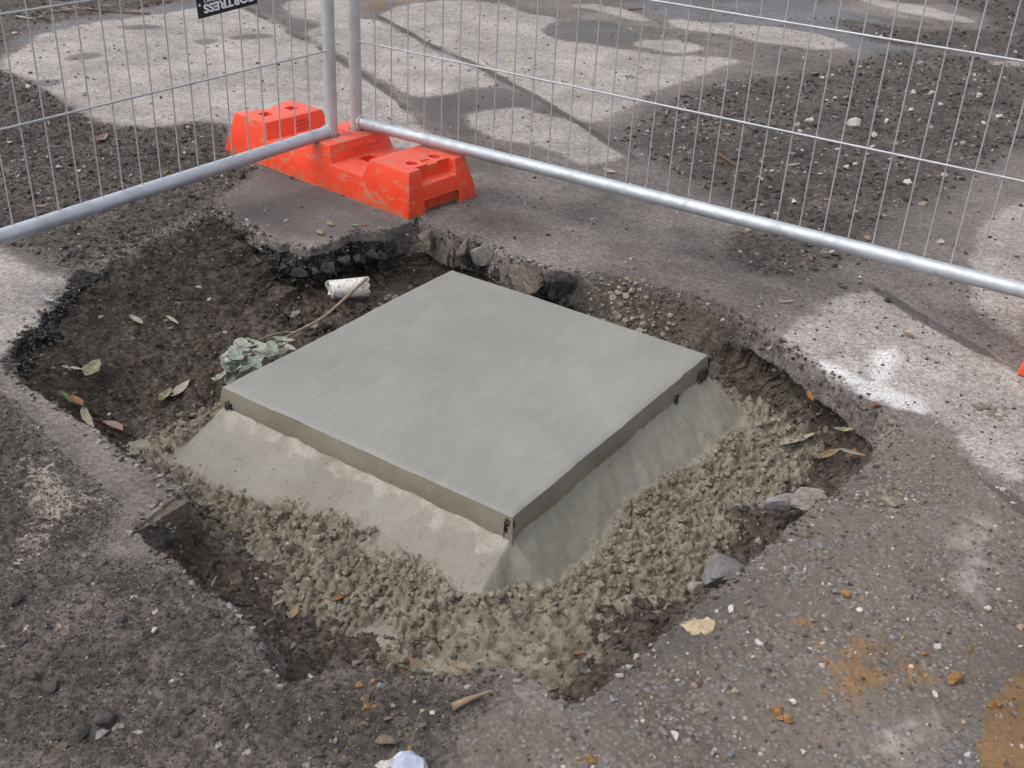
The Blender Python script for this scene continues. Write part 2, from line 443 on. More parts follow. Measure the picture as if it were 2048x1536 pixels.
AGG = [[(1811,863),(1900,880),(1960,950),(2060,1020),(2060,1570),(900,1570),(950,1430),(1143,1410),(1200,1372),(1312,1284),(1432,1180),(1534,1100),(1683,975),(1786,902)]]
DIRT = [
 [(-120,150),(0,140),(70,168),(137,215),(195,248),(293,260),(400,245),(455,255),(460,300),(520,335),(470,372),(430,402),(427,415),(390,420),(148,548),(110,535),(60,505),(0,485),(-120,440)],
 [(1440,165),(1600,150),(1690,125),(1800,100),(1900,105),(2080,140),(2080,260),(1990,330),(1900,380),(1800,430),(1760,470),(1700,515),(1620,525),(1540,490),(1500,445),(1420,380),(1350,345),(1280,305),(1235,275),(1300,215)],
 [(1455,452),(1560,470),(1680,505),(1690,530),(1600,555),(1500,545),(1450,500)],
 [(-120,-20),(420,-20),(330,12),(200,30),(90,48),(20,80),(-20,130),(-120,150)],
 [(1640,30),(1800,55),(1960,60),(2080,70),(2080,130),(1900,100),(1750,90)],
 [(1850,-20),(2080,-20),(2080,80),(1970,60),(1990,30),(1900,10)],
 [(-120,1180),(200,1120),(350,1112),(400,1165),(510,1250),(530,1330),(600,1350),(880,1352),(1000,1345),(1000,1400),(930,1450),(860,1560),(-120,1580)],
 [(1150,535),(1300,565),(1460,610),(1505,650),(1440,690),(1300,640),(1180,590)],
 [(250,1010),(120,900),(30,800),(-60,780),(-120,1180),(200,1120)]]
DUST = [[(-60,880),(60,860),(140,880),(250,930),(350,975),(270,1020),(220,1090),(140,1140),(60,1180),(-60,1240)],[(520,1380),(640,1370),(560,1440),(480,1430)],
 [(1180,545),(1300,560),(1480,640),(1430,690),(1300,650),(1180,590)],[(1000,500),(1180,545),(1160,590),(1060,560)],
 [(420,560),(520,570),(560,620),(470,600)],[(620,640),(720,600),(700,640),(560,740)],[(1700,15),(1850,30),(1920,52),(1780,35)],[(1960,118),(2060,118),(2060,138),(1970,134)]]
DARK = [[(480,380),(560,340),(640,380),(760,430),(820,450),(760,470),(640,480),(540,470),(440,415)],
 [(1130,1370),(1330,1240),(1450,1180),(1520,1120),(1560,1150),(1450,1240),(1300,1370),(1240,1440),(1150,1430)],
 [(0,500),(60,495),(130,530),(150,552),(90,545),(50,525)]]
fl = np.maximum(field(LIGHT[:11] + LIGHT[13:], .07), field(LIGHT[11:13], .12) * .66); fl = np.maximum(fl, field(LIGHT2, .25) * .62)
fdk = np.maximum(field(STAIN, .05), field(DARK, .09) * .95)
fbl = field(BLUE, .10)
foc = np.maximum(field(OCHRE, .03, 1) * 1.5, field(OCHRE_S, .06) * .72, field(AGG, .06) * .58)
fwh = field(WHITE, .035, 2)
fag = field(AGG, .06)
fdi = np.maximum(field([DIRT[0]] + DIRT[2:], .10), field([DIRT[1]], .22))
fdu = np.maximum(np.maximum(field(DUST[:2], .10) * .81, np.maximum(field(DUST[5:7], .06) * .72, field(DUST[7:], .06))), field(DUST[2:5], .06) * .62)
J1 = GA([(495,15),(536,41),(575,64),(614,86),(648,102),(692,129),(732,156),(780,187),(813,219),(1000,335),(1200,466),(1400,592),(1505,652),(1800,848),(1921,927),(1960,960),(2060,1030)])
J2 = GA([(751,28),(802,57),(854,87),(891,103),(939,124),(973,141),(1008,162),(1042,180),(1076,197),(1144,238),(1213,283),(1268,316),(1400,388),(1600,500),(1764,586),(1850,640),(1950,693),(2040,740),(2100,770)])
jd = np.minimum(polydist(X, Y, J1[:9], .1), np.minimum(np.minimum(polydist(X, Y, J2[:12], .1), polydist(X, Y, J2[14:], .1)), polydist(X, Y, J1[-4:], .1)))
jn = vnoise(X * 7, Y * 7, 41)
jd = np.clip(jd + np.clip(jn - .55, 0, 1) * .07, 0, .1)            # dirt hides the joint here and there
A = np.stack([fl, jd / .1, foc, fwh], 1)

# --- heights
pitw = sstep(-.004, .004, SD)
fd = sstep(.35, .7, fdi + (fbm(X * 9, Y * 9, 3, 5) - .5) * .6)
lumps = clods(X, Y, .030, 1) * .011 + clods(X + 3, Y, .016, 2) * .006 + clods(X, Y + 7, .009, 3) * .0028
und = fbm(X * 2.1, Y * 2.1, 3, 21) - .5
rough = fbm(X * 55, Y * 55, 3, 31) - .5
def gblur(a, r):
    a = a.reshape(NY, NX).astype(float)
    for ax in (0, 1, 0, 1):
        p = np.concatenate([np.repeat(a.take([0], ax), r + 1, ax), a, np.repeat(a.take([-1], ax), r, ax)], ax)
        c = np.cumsum(p, ax)
        n_ = a.shape[ax]
        a = (c.take(range(2 * r + 1, 2 * r + 1 + n_), ax) - c.take(range(0, n_), ax)) / (2 * r + 1)
    return a.ravel()
near = SD > -.5
wt = gblur(near, 4) + 1e-6
sharp = gblur((wA < .06) * near, 4) / wt
wA, dA, uA, tA = [gblur(v * near, 4) / wt for v in (wA, dA, uA, tA)]
WP = sharp * .05 + (1 - sharp) * np.maximum(wA, .05)
S = np.clip(SD / WP, 0, 1)
prof = np.where(S > 0, S ** .85, 0); prof = sharp * prof + (1 - sharp) * S * S * (3 - 2 * S)
Df = dA + (.125 - dA) * sstep(.02, .16, SD)
la, lb = G(140, 556)[:2], G(440, 408)[:2]
lt = (lb - la) / np.linalg.norm(lb - la)
din = (X - la[0]) * lt[1] - (Y - la[1]) * lt[0]
Df = Df * (.04 + .96 * sstep(-.01, .33, din))
Df = Df + sstep(0, .2, din) * (fbm(X * 6, Y * 6, 3, 51) - .5) * .035
Z = und * .010 * sstep(.0, .2, -SD + .25) + rough * .0022
Z += fd * (1 - pitw) * (lumps * .42 + (fbm(X * 14, Y * 14, 3, 61) - .5) * .010 - .002)
Z -= prof * Df
Z += pitw * sstep(.3, 1, S) * (lumps * .8 + (fbm(X * 22, Y * 22, 3, 71) - .5) * .014)
agr = fag * clods(X, Y, .011, 6) * .0022
Z += agr * (1 - pitw)
# the front-left surface slumps gently into the pit
# wall relief and undercut (moves points sideways, so the lip overhangs)
wl_ = (fbm(X * 30, Y * 30, 2, 81) - .5) + .8 * (fbm(X * 85, Y * 85, 2, 82) - .5)
fade = sstep(.24, .05, SD)
under = (uA * sstep(.48, .74, S) + np.maximum(0, .05 - wA) * sharp * S * (SD > 0)) * fade
lat = -under - wl_ * (.009 + .026 * np.clip(tA, 0, 1)) * sstep(.06, .3, S) * sharp * fade * sstep(.12, .05, SD)
PX_, PY_ = X + nX * lat, Y + nY * lat
dep = prof * Df
topbit = np.clip(tA, 0, 1) * pitw * np.where(tA > 1.15, 1, sstep(.012, .026, dep)) * sstep(.082, .060, dep) * sstep(.065, .04, SD)
lipbit = (tA > 1.15) * sstep(.016, .0, -SD) * .5
pit_c = np.where(SD > 0, np.maximum(sstep(.45, .8, S), sstep(.02, .3, fdi - .5) * sstep(0, .2, S)), 0) * 1.0
B = np.stack([fdi, fbl, fag, pit_c], 1)
damp = np.clip(fdk - .5, 0, .5) * .6
C_ = np.stack([np.maximum(topbit, lipbit * (SD < 0)), fdu, fdk, damp], 1)

def tsample(px, py):
    """height of the ground at world points"""
    px, py = np.atleast_1d(px).astype(float), np.atleast_1d(py).astype(float)
    i = np.clip(np.searchsorted(xs, px) - 1, 0, NX - 2); j = np.clip(np.searchsorted(ys, py) - 1, 0, NY - 2)
    fx = np.clip((px - xs[i]) / (xs[i + 1] - xs[i]), 0, 1); fy = np.clip((py - ys[j]) / (ys[j + 1] - ys[j]), 0, 1)
    Zg = Z.reshape(NY, NX)
    return (Zg[j, i] * (1 - fx) + Zg[j, i + 1] * fx) * (1 - fy) + (Zg[j + 1, i] * (1 - fx) + Zg[j + 1, i + 1] * fx) * fy

def lookup(F, px, py):
    i = np.clip(np.searchsorted(xs, px) - 1, 0, NX - 2); j = np.clip(np.searchsorted(ys, py) - 1, 0, NY - 2)
    return F.reshape(NY, NX)[j, i]

# --- mesh builder
def thicken(bm, th):
    """give a sheet a second face and closed rims"""
    bm.normal_update()
    vs0, fs0 = list(bm.verts), list(bm.faces)
    eb = [e for e in bm.edges if len(e.link_faces) == 1]
    low = {v: bm.verts.new(v.co - v.normal * th) for v in vs0}
    for f in fs0:
        g = bm.faces.new([low[v] for v in reversed(f.verts)]); g.smooth = f.smooth
    for e in eb:
        a, b = e.verts; bm.faces.new((a, b, low[b], low[a]))
    bmesh.ops.recalc_face_normals(bm, faces=bm.faces)

def mesh_np(name, co, faces, mats, mat_idx=None, smooth=True, attrs=None):
    me = bpy.data.meshes.new(name)
    nv, nf, kk = len(co), len(faces), faces.shape[1]
    me.vertices.add(nv); me.vertices.foreach_set("co", np.ascontiguousarray(co, np.float32).ravel())
    me.loops.add(nf * kk); me.loops.foreach_set("vertex_index", np.ascontiguousarray(faces, np.int32).ravel())
    me.polygons.add(nf); me.polygons.foreach_set("loop_start", np.arange(0, nf * kk, kk, dtype=np.int32))
    for mm in mats: me.materials.append(mm)
    if mat_idx is not None: me.polygons.foreach_set("material_index", np.ascontiguousarray(mat_idx, np.int32))
    me.update(calc_edges=True)
    me.polygons.foreach_set("use_smooth", np.full(nf, smooth))
    for an, ad in (attrs or {}).items():
        at = me.attributes.new(an, 'FLOAT_COLOR', 'POINT')
        at.data.foreach_set("color", np.ascontiguousarray(ad, np.float32).ravel())
    me.validate()
    return me

def link(name, me, parent=None, **props):
    o = bpy.data.objects.new(name, me)
    COL.objects.link(o)
    if parent is not None: o.parent = parent
    for k_, v_ in props.items(): o[k_] = v_
    return o

def empty(name, loc=(0, 0, 0), rz=0.0, **props):
    o = bpy.data.objects.new(name, None); COL.objects.link(o)
    o.empty_display_size = .1
    o.location = loc; o.rotation_euler = (0, 0, rz)
    for k_, v_ in props.items(): o[k_] = v_
    return o

jj, ii = np.meshgrid(np.arange(NY - 1), np.arange(NX - 1), indexing='ij')
v00 = (jj * NX + ii).ravel()
quads = np.stack([v00, v00 + 1, v00 + NX + 1, v00 + NX], 1)
qk = keep[quads].all(1)
quads = quads[qk]
cx = X[quads].mean(1); cy = Y[quads].mean(1); cs = SD[quads].mean(1)
def side(line, px, py):
    a, b = line[0], line[-1]
    yy = np.interp(px, line[:, 0], line[:, 1], left=None, right=None)
    ex_l = line[0, 1] + (px - line[0, 0]) * (line[1, 1] - line[0, 1]) / (line[1, 0] - line[0, 0])
    ex_r = line[-1, 1] + (px - line[-1, 0]) * (line[-1, 1] - line[-2, 1]) / (line[-1, 0] - line[-2, 0])
    yy = np.where(px < line[0, 0], ex_l, np.where(px > line[-1, 0], ex_r, yy))
    return py > yy
bay = side(J1, cx, cy).astype(int) + side(J2, cx, cy).astype(int)
P3 = np.stack([PX_, PY_, Z], 1)
def sub_object(name, mask, parent=None, **props):
    q = quads[mask]
    u, inv = np.unique(q, return_inverse=True)
    me = mesh_np(name, P3[u], inv.reshape(-1, 4), [MAT_GROUND], smooth=(name != "excavated_pit"), attrs={"A": A[u], "B": B[u], "C": C_[u]})
    return link(name, me, parent, **props)
pave = empty("pavement", kind="structure", label="worn concrete pavement in bays, stained and strewn with dirt")
inpit = cs > 0
for b_, lb in ((0, "pavement bay broken open around the pit"), (1, "narrow pale pavement bay behind the fence corner"), (2, "pavement bay beyond the joint with rubble and dark asphalt")):
    o = sub_object("paving_slab", (bay == b_) & ~inpit, pave, label=lb)
sub_object("excavated_pit", inpit, None, kind="structure", label="shallow excavated pit with dark loose soil around the concrete pad")
# ground carried on to the horizon (a frame round the detailed sheet)
x0, x1, y0, y1 = -6.0, 6.5, .32, 7.9
fr = [(-150, -150), (150, -150), (150, 200), (-150, 200)]
o_ = np.array([[-150, -150, -.012], [150, -150, -.012], [150, y0, -.012], [-150, y0, -.012],
               [-150, y1, -.012], [150, y1, -.012], [150, 200, -.012], [-150, 200, -.012],
               [-1.15, y0, -.012], [-1.15 - .6 * (y1 - y0), y1, -.012], [1.15, y0, -.012], [1.15 + .6 * (y1 - y0), y1, -.012]], float)
fq = np.array([[0, 1, 2, 3], [4, 5, 6, 7], [3, 8, 9, 4], [10, 2, 5, 11]])
z12 = np.zeros((12, 4))
me = mesh_np("ground", o_, fq, [MAT_GROUND], attrs={"A": np.tile([0, 1, 0, 0.], (12, 1)), "B": np.tile([.3, 0, 0, 0.], (12, 1)), "C": z12})
link("ground", me, kind="structure", label="stained paved ground running on beyond the site")

# ------------------------------------------------------------------ shared small materials
def stone_material(name, a, b, scale=60, spec=.3, rough=.85, speck=None):
    n = NT(name); n.co = n.obj
    oi = n.t.nodes.new("ShaderNodeObjectInfo").outputs['Random']
    f1, f2 = n.noise(scale, 4, .65, n.pos), n.noise(scale * 5, 3, .7, n.pos)
    c = n.mix(n.ms(f1, .3, .7), a, b)
    c = n.mix(1.0, c, grey(n, n.ms(f2, .3, .7, .75, 1.22)), 'MULTIPLY')
    c = n.mix(1.0, c, grey(n, n.ms(oi, 0, 1, .8, 1.15, False)), 'MULTIPLY')
    if speck: c = n.mix(n.ms(n.noise(scale * 2.3, 3, .6, n.pos), .62, .68), c, speck)
    return n.end(c, rough, n.bump(n.math('ADD', f1, n.math('MULTIPLY', f2, .6)), .003, .75), spec=spec)
M_DARKSTONE = stone_material("dark_stone", (.045, .039, .037), (.094, .083, .077))
M_SOIL = stone_material("soil_clod", (.043, .034, .028), (.082, .067, .056))
M_GREYSTONE = stone_material("grey_stone", (.16, .15, .15), (.25, .235, .23))
M_BLUESTONE = stone_material("blue_stone", (.14, .142, .152), (.205, .206, .216))
M_PALE = stone_material("pale_stone", (.38, .345, .315), (.55, .515, .48))
M_TAN = stone_material("tan_stone", (.22, .165, .115), (.34, .265, .195))
M_BROWN = stone_material("brown_stone", (.095, .072, .055), (.17, .132, .105))
M_OCHRE = stone_material("ochre_clay", (.145, .080, .026), (.27, .155, .062))
M_CONC = stone_material("old_concrete", (.21, .185, .16), (.30, .27, .24), 30)
M_CLAY = stone_material("clay_faced_concrete", (.105, .085, .066), (.165, .138, .112), 26, speck=(.30, .265, .22))
M_TAR = stone_material("tarry_stone", (.016, .015, .015), (.065, .060, .056), 90, .25, .85, speck=(.12, .105, .09))
M_MORT = stone_material("fresh_mortar", (.146, .125, .091), (.248, .219, .170), 90)
M_MORTD = stone_material("drier_mortar", (.21, .185, .143), (.29, .26, .208), 40)
SETS = [M_DARKSTONE, M_SOIL, M_GREYSTONE, M_PALE, M_TAN, M_BROWN, M_OCHRE, M_BLUESTONE, M_MORT, M_MORTD, M_TAR, M_CONC]
IX = {mm.name: i for i, mm in enumerate(SETS)}

# ------------------------------------------------------------------ stone shapes
def hull_stone(npts, flat=.7, seed=0):
    r = np.random.default_rng(seed)
    p = r.normal(size=(npts, 3)); p /= np.linalg.norm(p, axis=1)[:, None]
    p *= (.8 + .35 * r.random((npts, 1)))
    p *= np.array([1.0, .62 + .35 * r.random(), flat * (.7 + .5 * r.random())])
    bm = bmesh.new()
    for q in p: bm.verts.new(q)
    ret = bmesh.ops.convex_hull(bm, input=bm.verts)
    for g in [v for v in bm.verts if not v.link_faces]: bm.verts.remove(g)
    bmesh.ops.triangulate(bm, faces=bm.faces)
    bm.verts.ensure_lookup_table(); bm.verts.index_update()
    v = np.array([q.co[:] for q in bm.verts]) * .5
    f = np.array([[q.index for q in fc.verts] for fc in bm.faces])
    bm.free()
    return v, f
def lump(sub, rough, seed, flat=.75):
    bm = bmesh.new(); bmesh.ops.create_icosphere(bm, subdivisions=sub, radius=.5)
    r = np.random.default_rng(seed)
    v = np.array([q.co[:] for q in bm.verts])
    f = np.array([[q.index for q in fc.verts] for fc in bm.faces])
    bm.free()
    n_ = np.zeros(len(v))
    for o in range(4):
        d = r.normal(size=3); ph = r.random() * 6; n_ += np.sin(v @ d * (6 + 4 * o) + ph) / (1 + o * .5)
    v = v * (1 + rough * n_[:, None] + rough * .5 * r.normal(size=(len(v), 1)))
    return v * np.array([1, .8, flat]), f
def rough_rock(seed, planes=11, sub=3, flat=.8, rough=.035):
    r = np.random.default_rng(seed)
    bm = bmesh.new(); bmesh.ops.create_icosphere(bm, subdivisions=sub, radius=1.0)
    v = np.array([q.co[:] for q in bm.verts]); f = np.array([[q.index for q in fc.verts] for fc in bm.faces]); bm.free()
    n_ = r.normal(size=(planes, 3)); n_ /= np.linalg.norm(n_, axis=1)[:, None]
    d_ = .42 + .45 * r.random(planes)
    dots = v @ n_.T
    rad = np.min(np.where(dots > .05, d_ / np.maximum(dots, .05), 9.0), axis=1).clip(.3, 1.15)
    w_ = np.zeros(len(v))
    for o in range(7):
        k_ = r.normal(size=3) * (5 + 4 * o); w_ += np.sin(v @ k_ + r.random() * 6) / (1 + .35 * o)
    rad = rad * (1 + rough * w_ + rough * .5 * r.normal(size=len(v)))
    return v * rad[:, None] * np.array([.5, .42, .5 * flat]), f
ROCKS = [rough_rock(500 + i, 8 + i % 4, 3, .85, .016) for i in range(9)]
ANG = [hull_stone(9 + i % 5, .45 + .1 * (i % 4), 100 + i) for i in range(10)]
RND = [hull_stone(22, .75, 200 + i) for i in range(6)]
LUMPS = [lump(2, .13, 300 + i) for i in range(6)]
SLUMP = [lump(1, .17, 320 + i, .8) for i in range(12)]
STONE_ME = {}
def stone_mesh(kind, i, mat):
    key = (kind, i, mat.name)
    if key not in STONE_ME:
        v, f = {'ang': ANG, 'rnd': RND, 'lump': LUMPS, 'rock': ROCKS}[kind][i]
        STONE_ME[key] = mesh_np("stone", v, f, [mat], smooth=(kind == 'lump'))
    return STONE_ME[key]

def rotz(a):
    c, s = np.cos(a), np.sin(a); o = np.zeros_like(a); i1 = np.ones_like(a)
    return np.stack([np.stack([c, -s, o], -1), np.stack([s, c, o], -1), np.stack([o, o, i1], -1)], -2)
def rotx(a):
    c, s = np.cos(a), np.sin(a); o = np.zeros_like(a); i1 = np.ones_like(a)
    return np.stack([np.stack([i1, o, o], -1), np.stack([o, c, -s], -1), np.stack([o, s, c], -1)], -2)
def scatter(name, bases, P, size, mats, smooth, tilt=.5, **props):
    """join many small stones into one mesh of stuff"""
    vs_, fs_, mi_ = [], [], []; off = 0
    pick = rng.integers(0, len(bases), len(P))
    for b_ in range(len(bases)):
        k_ = np.nonzero(pick == b_)[0]
        if not len(k_): continue
        v, f = bases[b_]
        R_ = rotz(rng.random(len(k_)) * 6.283) @ rotx((rng.random(len(k_)) - .5) * 2 * tilt)
        q = np.einsum('nij,vj->nvi', R_, v) * size[k_][:, None, None] + P[k_][:, None, :]
        vs_.append(q.reshape(-1, 3))
        fs_.append((f[None] + (off + np.arange(len(k_)) * len(v))[:, None, None]).reshape(-1, 3)); off += len(k_) * len(v)
        mi_.append(np.repeat(mats[k_], len(f)))
    me = mesh_np(name, np.concatenate(vs_), np.concatenate(fs_), SETS, np.concatenate(mi_), smooth)
    return link(name, me, kind="stuff", **props)

def poly_points(polys, n):
    """n random ground points inside traced areas, denser where the photo looks nearer"""
    out = []
    Q = [GA(p) for p in polys]
    ar = []
    for q in Q: ar.append(abs(np.sum(q[:, 0] * np.roll(q[:, 1], -1) - np.roll(q[:, 0], -1) * q[:, 1])) / 2)
    ar = np.array(ar)
    for q, a in zip(Q, ar):
        need = int(n * a / ar.sum()) + 1
        lo, hi = q.min(0), q.max(0)
        c = lo + rng.random((need * 5 + 50, 2)) * (hi - lo)
        ok = sdf(c[:, 0], c[:, 1], q, 5.0) > 0
        out.append(c[ok][:need])
    return np.concatenate(out)
def onground(c, size, sink=.12):
    z = tsample(c[:, 0], c[:, 1])
    return np.stack([c[:, 0], c[:, 1], z + size * (.24 - sink)], 1)
def choose(names, wts, n):
    return np.array([IX[a] for a in names])[rng.choice(len(names), n, p=np.array(wts) / np.sum(wts))]

# ------------------------------------------------------------------ concrete pad
PC = np.array([-.06518442, 1.74095086, 0.0]); PYAW = math.radians(57.03832232)
E1 = np.array([math.cos(PYAW), math.sin(PYAW), 0]); E2 = np.array([-math.sin(PYAW), math.cos(PYAW), 0])
HX, HY = .325, .30180509
PTH = .040
pad = empty("concrete_pad", tuple(PC), PYAW, label="freshly cast square grey concrete pad with trowelled mortar haunching in the pit", category="concrete pad")
def pad_material():
    n = NT("trowelled_concrete"); n.co = n.obj
    st = n.mapping(n.obj, (1.0, 9.0, 1.0))
    b1, b2 = n.noise(3.2, 4, .6, dist=.6), n.noise(9, 3, .6, st, .4)
    f = n.noise(260, 3, .6)
    sw = n.noise(6, 5, .65, n.mapping(n.obj, (1, 2.4, 1), (0, 0, .5)), 1.6)
    c = n.mix(n.ms(b1, .3, .7), (.212, .206, .188), (.248, .241, .221))
    c = n.mix(n.math('MULTIPLY', n.ms(sw, .50, .66), .42), c, (.270, .263, .243))
    c = n.mix(n.math('MULTIPLY', n.ms(b2, .40, .28), .30), c, (.178, .171, .154))
    scr = n.noise(5, 2, .5, n.mapping(n.obj, (.55, 42, 1)))
    gate = n.noise(4.3, 2, .5)
    ln = n.math('MULTIPLY', n.ms(scr, .665, .69), n.ms(gate, .44, .54))
    c = n.mix(n.math('MULTIPLY', ln, .30), c, (.13, .12, .10))
    c = n.mix(1.0, c, grey(n, n.ms(f, .3, .7, .955, 1.045)), 'MULTIPLY')
    arc = n.noise(7, 4, .6, n.mapping(n.obj, (1, 3.2, 1), (0, 0, -.7)), 2.2)
    c = n.mix(1.0, c, grey(n, n.ms(arc, .3, .7, .965, 1.03)), 'MULTIPLY')
    pv = n.voro(48); pd = n.ms(pv.outputs['Distance'], .045, .085, 1, 0)
    pg = n.t.nodes.new("ShaderNodeSeparateColor"); n.t.links.new(pv.outputs['Color'], pg.inputs[0])
    c = n.mix(n.math('MULTIPLY', pd, n.ms(pg.outputs[0], .72, .80, 0, .6)), c, (.09, .08, .065))
    h = n.math('ADD', n.math('MULTIPLY', b2, .7), n.math('ADD', n.math('MULTIPLY', arc, .3), n.math('MULTIPLY', f, .12)))
    return n.end(c, n.ms(sw, .3, .7, .62, .74), n.bump(h, .0022, .35), spec=.35)
def side_material():
    n = NT("formed_concrete_edge"); n.co = n.obj
    b1, f, sml = n.noise(7, 4, .6), n.noise(220, 3, .6), n.noise(45, 4, .6)
    c = n.mix(n.ms(b1, .3, .7), (.165, .145, .108), (.215, .192, .148))
    c = n.mix(n.ms(sml, .60, .70), c, (.25, .215, .165))
    v = n.voro(95)
    pit_ = n.ms(v.outputs['Distance'], .07, .15, 1, 0)
    c = n.mix(n.math('MULTIPLY', pit_, .45), c, (.10, .08, .055))
    return n.end(c, n.ms(sml, .3, .7, .42, .66), n.bump(n.math('ADD', sml, n.math('MULTIPLY', pit_, -1.2)), .002, .5), spec=.45)
M_PAD, M_SIDE = pad_material(), side_material()
# top slab: a fine grid with a slightly uneven arris, sides of formed concrete
def pad_slab():
    nx, ny = 120, 112
    gx, gy = np.linspace(-HX, HX, nx), np.linspace(-HY, HY, ny)
    gxx, gyy = np.meshgrid(gx, gy); x_, y_ = gxx.ravel().copy(), gyy.ravel().copy()
    z_ = (fbm(x_ * 7, y_ * 7, 3, 5) - .5) * .0035 + (fbm(x_ * 3 + 1, y_ * 22, 2, 6) - .5) * .0016
    ed = np.minimum(HX - np.abs(x_), HY - np.abs(y_))
    z_ -= .003 * np.clip(1 - ed / .006, 0, 1)
    wob = (fbm(x_ * 30, y_ * 30, 3, 8) - .5) * .0035
    onx, ony = np.abs(x_) > HX - 1e-6, np.abs(y_) > HY - 1e-6
    x_ = np.where(onx, x_ + wob, x_); y_ = np.where(ony, y_ + wob, y_)
    co = np.stack([x_, y_, z_], 1)
    j_, i_ = np.meshgrid(np.arange(ny - 1), np.arange(nx - 1), indexing='ij'); a = (j_ * nx + i_).ravel()
    F = [np.stack([a, a + 1, a + nx + 1, a + nx], 1)]; M = [np.zeros(len(a), int)]
    loop = list(range(nx)) + [nx - 1 + nx * j for j in range(1, ny)] + [nx * ny - 1 - i for i in range(1, nx)] + [nx * (ny - 1) - nx * j for j in range(1, ny - 1)]
    rows = [np.array(loop)]; base = len(co); cl = [co]
    L0 = co[loop]
    for r_ in range(1, 7):
        t = r_ / 6
        q = L0.copy(); q[:, 2] = -.0035 - t * (PTH + .012)
        out = .0025 * math.sin(t * 3.1) + .003 * t
        nz = (fbm(L0[:, 0] * 18 + t * 2, L0[:, 1] * 18 + t * 2, 3, 12) - .5) * .005 * t
        q[:, 0] += np.where(np.abs(L0[:, 0]) > HX - .004, np.sign(L0[:, 0]) * (out + nz), 0)
        q[:, 1] += np.where(np.abs(L0[:, 1]) > HY - .004, np.sign(L0[:, 1]) * (out + nz), 0)
        cl.append(q); rows.append(base + np.arange(len(loop))); base += len(loop)
    for r_ in range(6):
        u, d = rows[r_], rows[r_ + 1]
        F.append(np.stack([u, d, np.roll(d, -1), np.roll(u, -1)], 1)); M.append(np.ones(len(u), int))
    return mesh_np("slab", np.concatenate(cl), np.concatenate(F), [M_PAD, M_SIDE], np.concatenate(M))
me = pad_slab()
sl = link("slab", me, pad)
bv = sl.modifiers.new("edge", 'EDGE_SPLIT'); bv.split_angle = math.radians(35)

def haunch_material():
    n = NT("haunch_mortar")
    e, _, _, _ = n.attr("H")      # r: 0 smooth trowelled .. 1 crumbly, g: squeezed cream line
    a = n.t.nodes.new("ShaderNodeAttribute"); a.attribute_name = "H"
    sp = n.t.nodes.new("ShaderNodeSeparateColor"); n.t.links.new(a.outputs['Color'], sp.inputs[0])
    crumb, cream, soilf = sp.outputs[0], sp.outputs[1], sp.outputs[2]
    mid, sml, fine = n.noise(9, 4, .6), n.noise(42, 5, .65), n.noise(210, 3, .65)
    c = n.mix(n.ms(mid, .3, .7), (.190, .175, .142), (.236, .220, .184))
    c = n.mix(n.ms(sml, .34, .26), c, (.17, .146, .106))
    crk = n.ms(n.noise(62, 3, .65, n.mapping(n.pos, (1, 1.7, 1), (0, 0, .4)), 2.4), .345, .30)
    crk = n.math('MULTIPLY', crk, n.math('MAXIMUM', n.ms(n.noise(11, 2), .46, .60), n.ms(crumb, .05, .4)))
    c = n.mix(n.math('MULTIPLY', crk, .85), c, (.085, .066, .042))
    c = n.mix(crumb, c, n.mix(n.ms(sml, .3, .7), (.128, .108, .077), (.246, .218, .168)))
    c = n.mix(n.math('MULTIPLY', cream, .5), c, n.mix(n.ms(sml, .4, .6), (.27, .25, .20), (.39, .37, .32)))
    sn = n.math('ADD', soilf, n.math('MULTIPLY', n.math('SUBTRACT', sml, .5), 1.3))
    c = n.mix(n.ms(sn, .42, .62), c, n.mix(mid, (.050, .038, .029), (.095, .075, .058)))
    c = n.mix(1.0, c, grey(n, n.ms(fine, .3, .7, .93, 1.06)), 'MULTIPLY')
    h = n.math('ADD', n.math('MULTIPLY', sml, n.math('ADD', .3, crumb)), n.math('ADD', n.math('MULTIPLY', fine, n.math('ADD', .05, n.math('MULTIPLY', crumb, .3))), n.math('MULTIPLY', crk, -1.4)))
    return n.end(c, n.math('ADD', .62, n.math('MULTIPLY', crumb, .25)), n.bump(h, .005, .75), spec=.3)
M_HAUNCH = haunch_material()
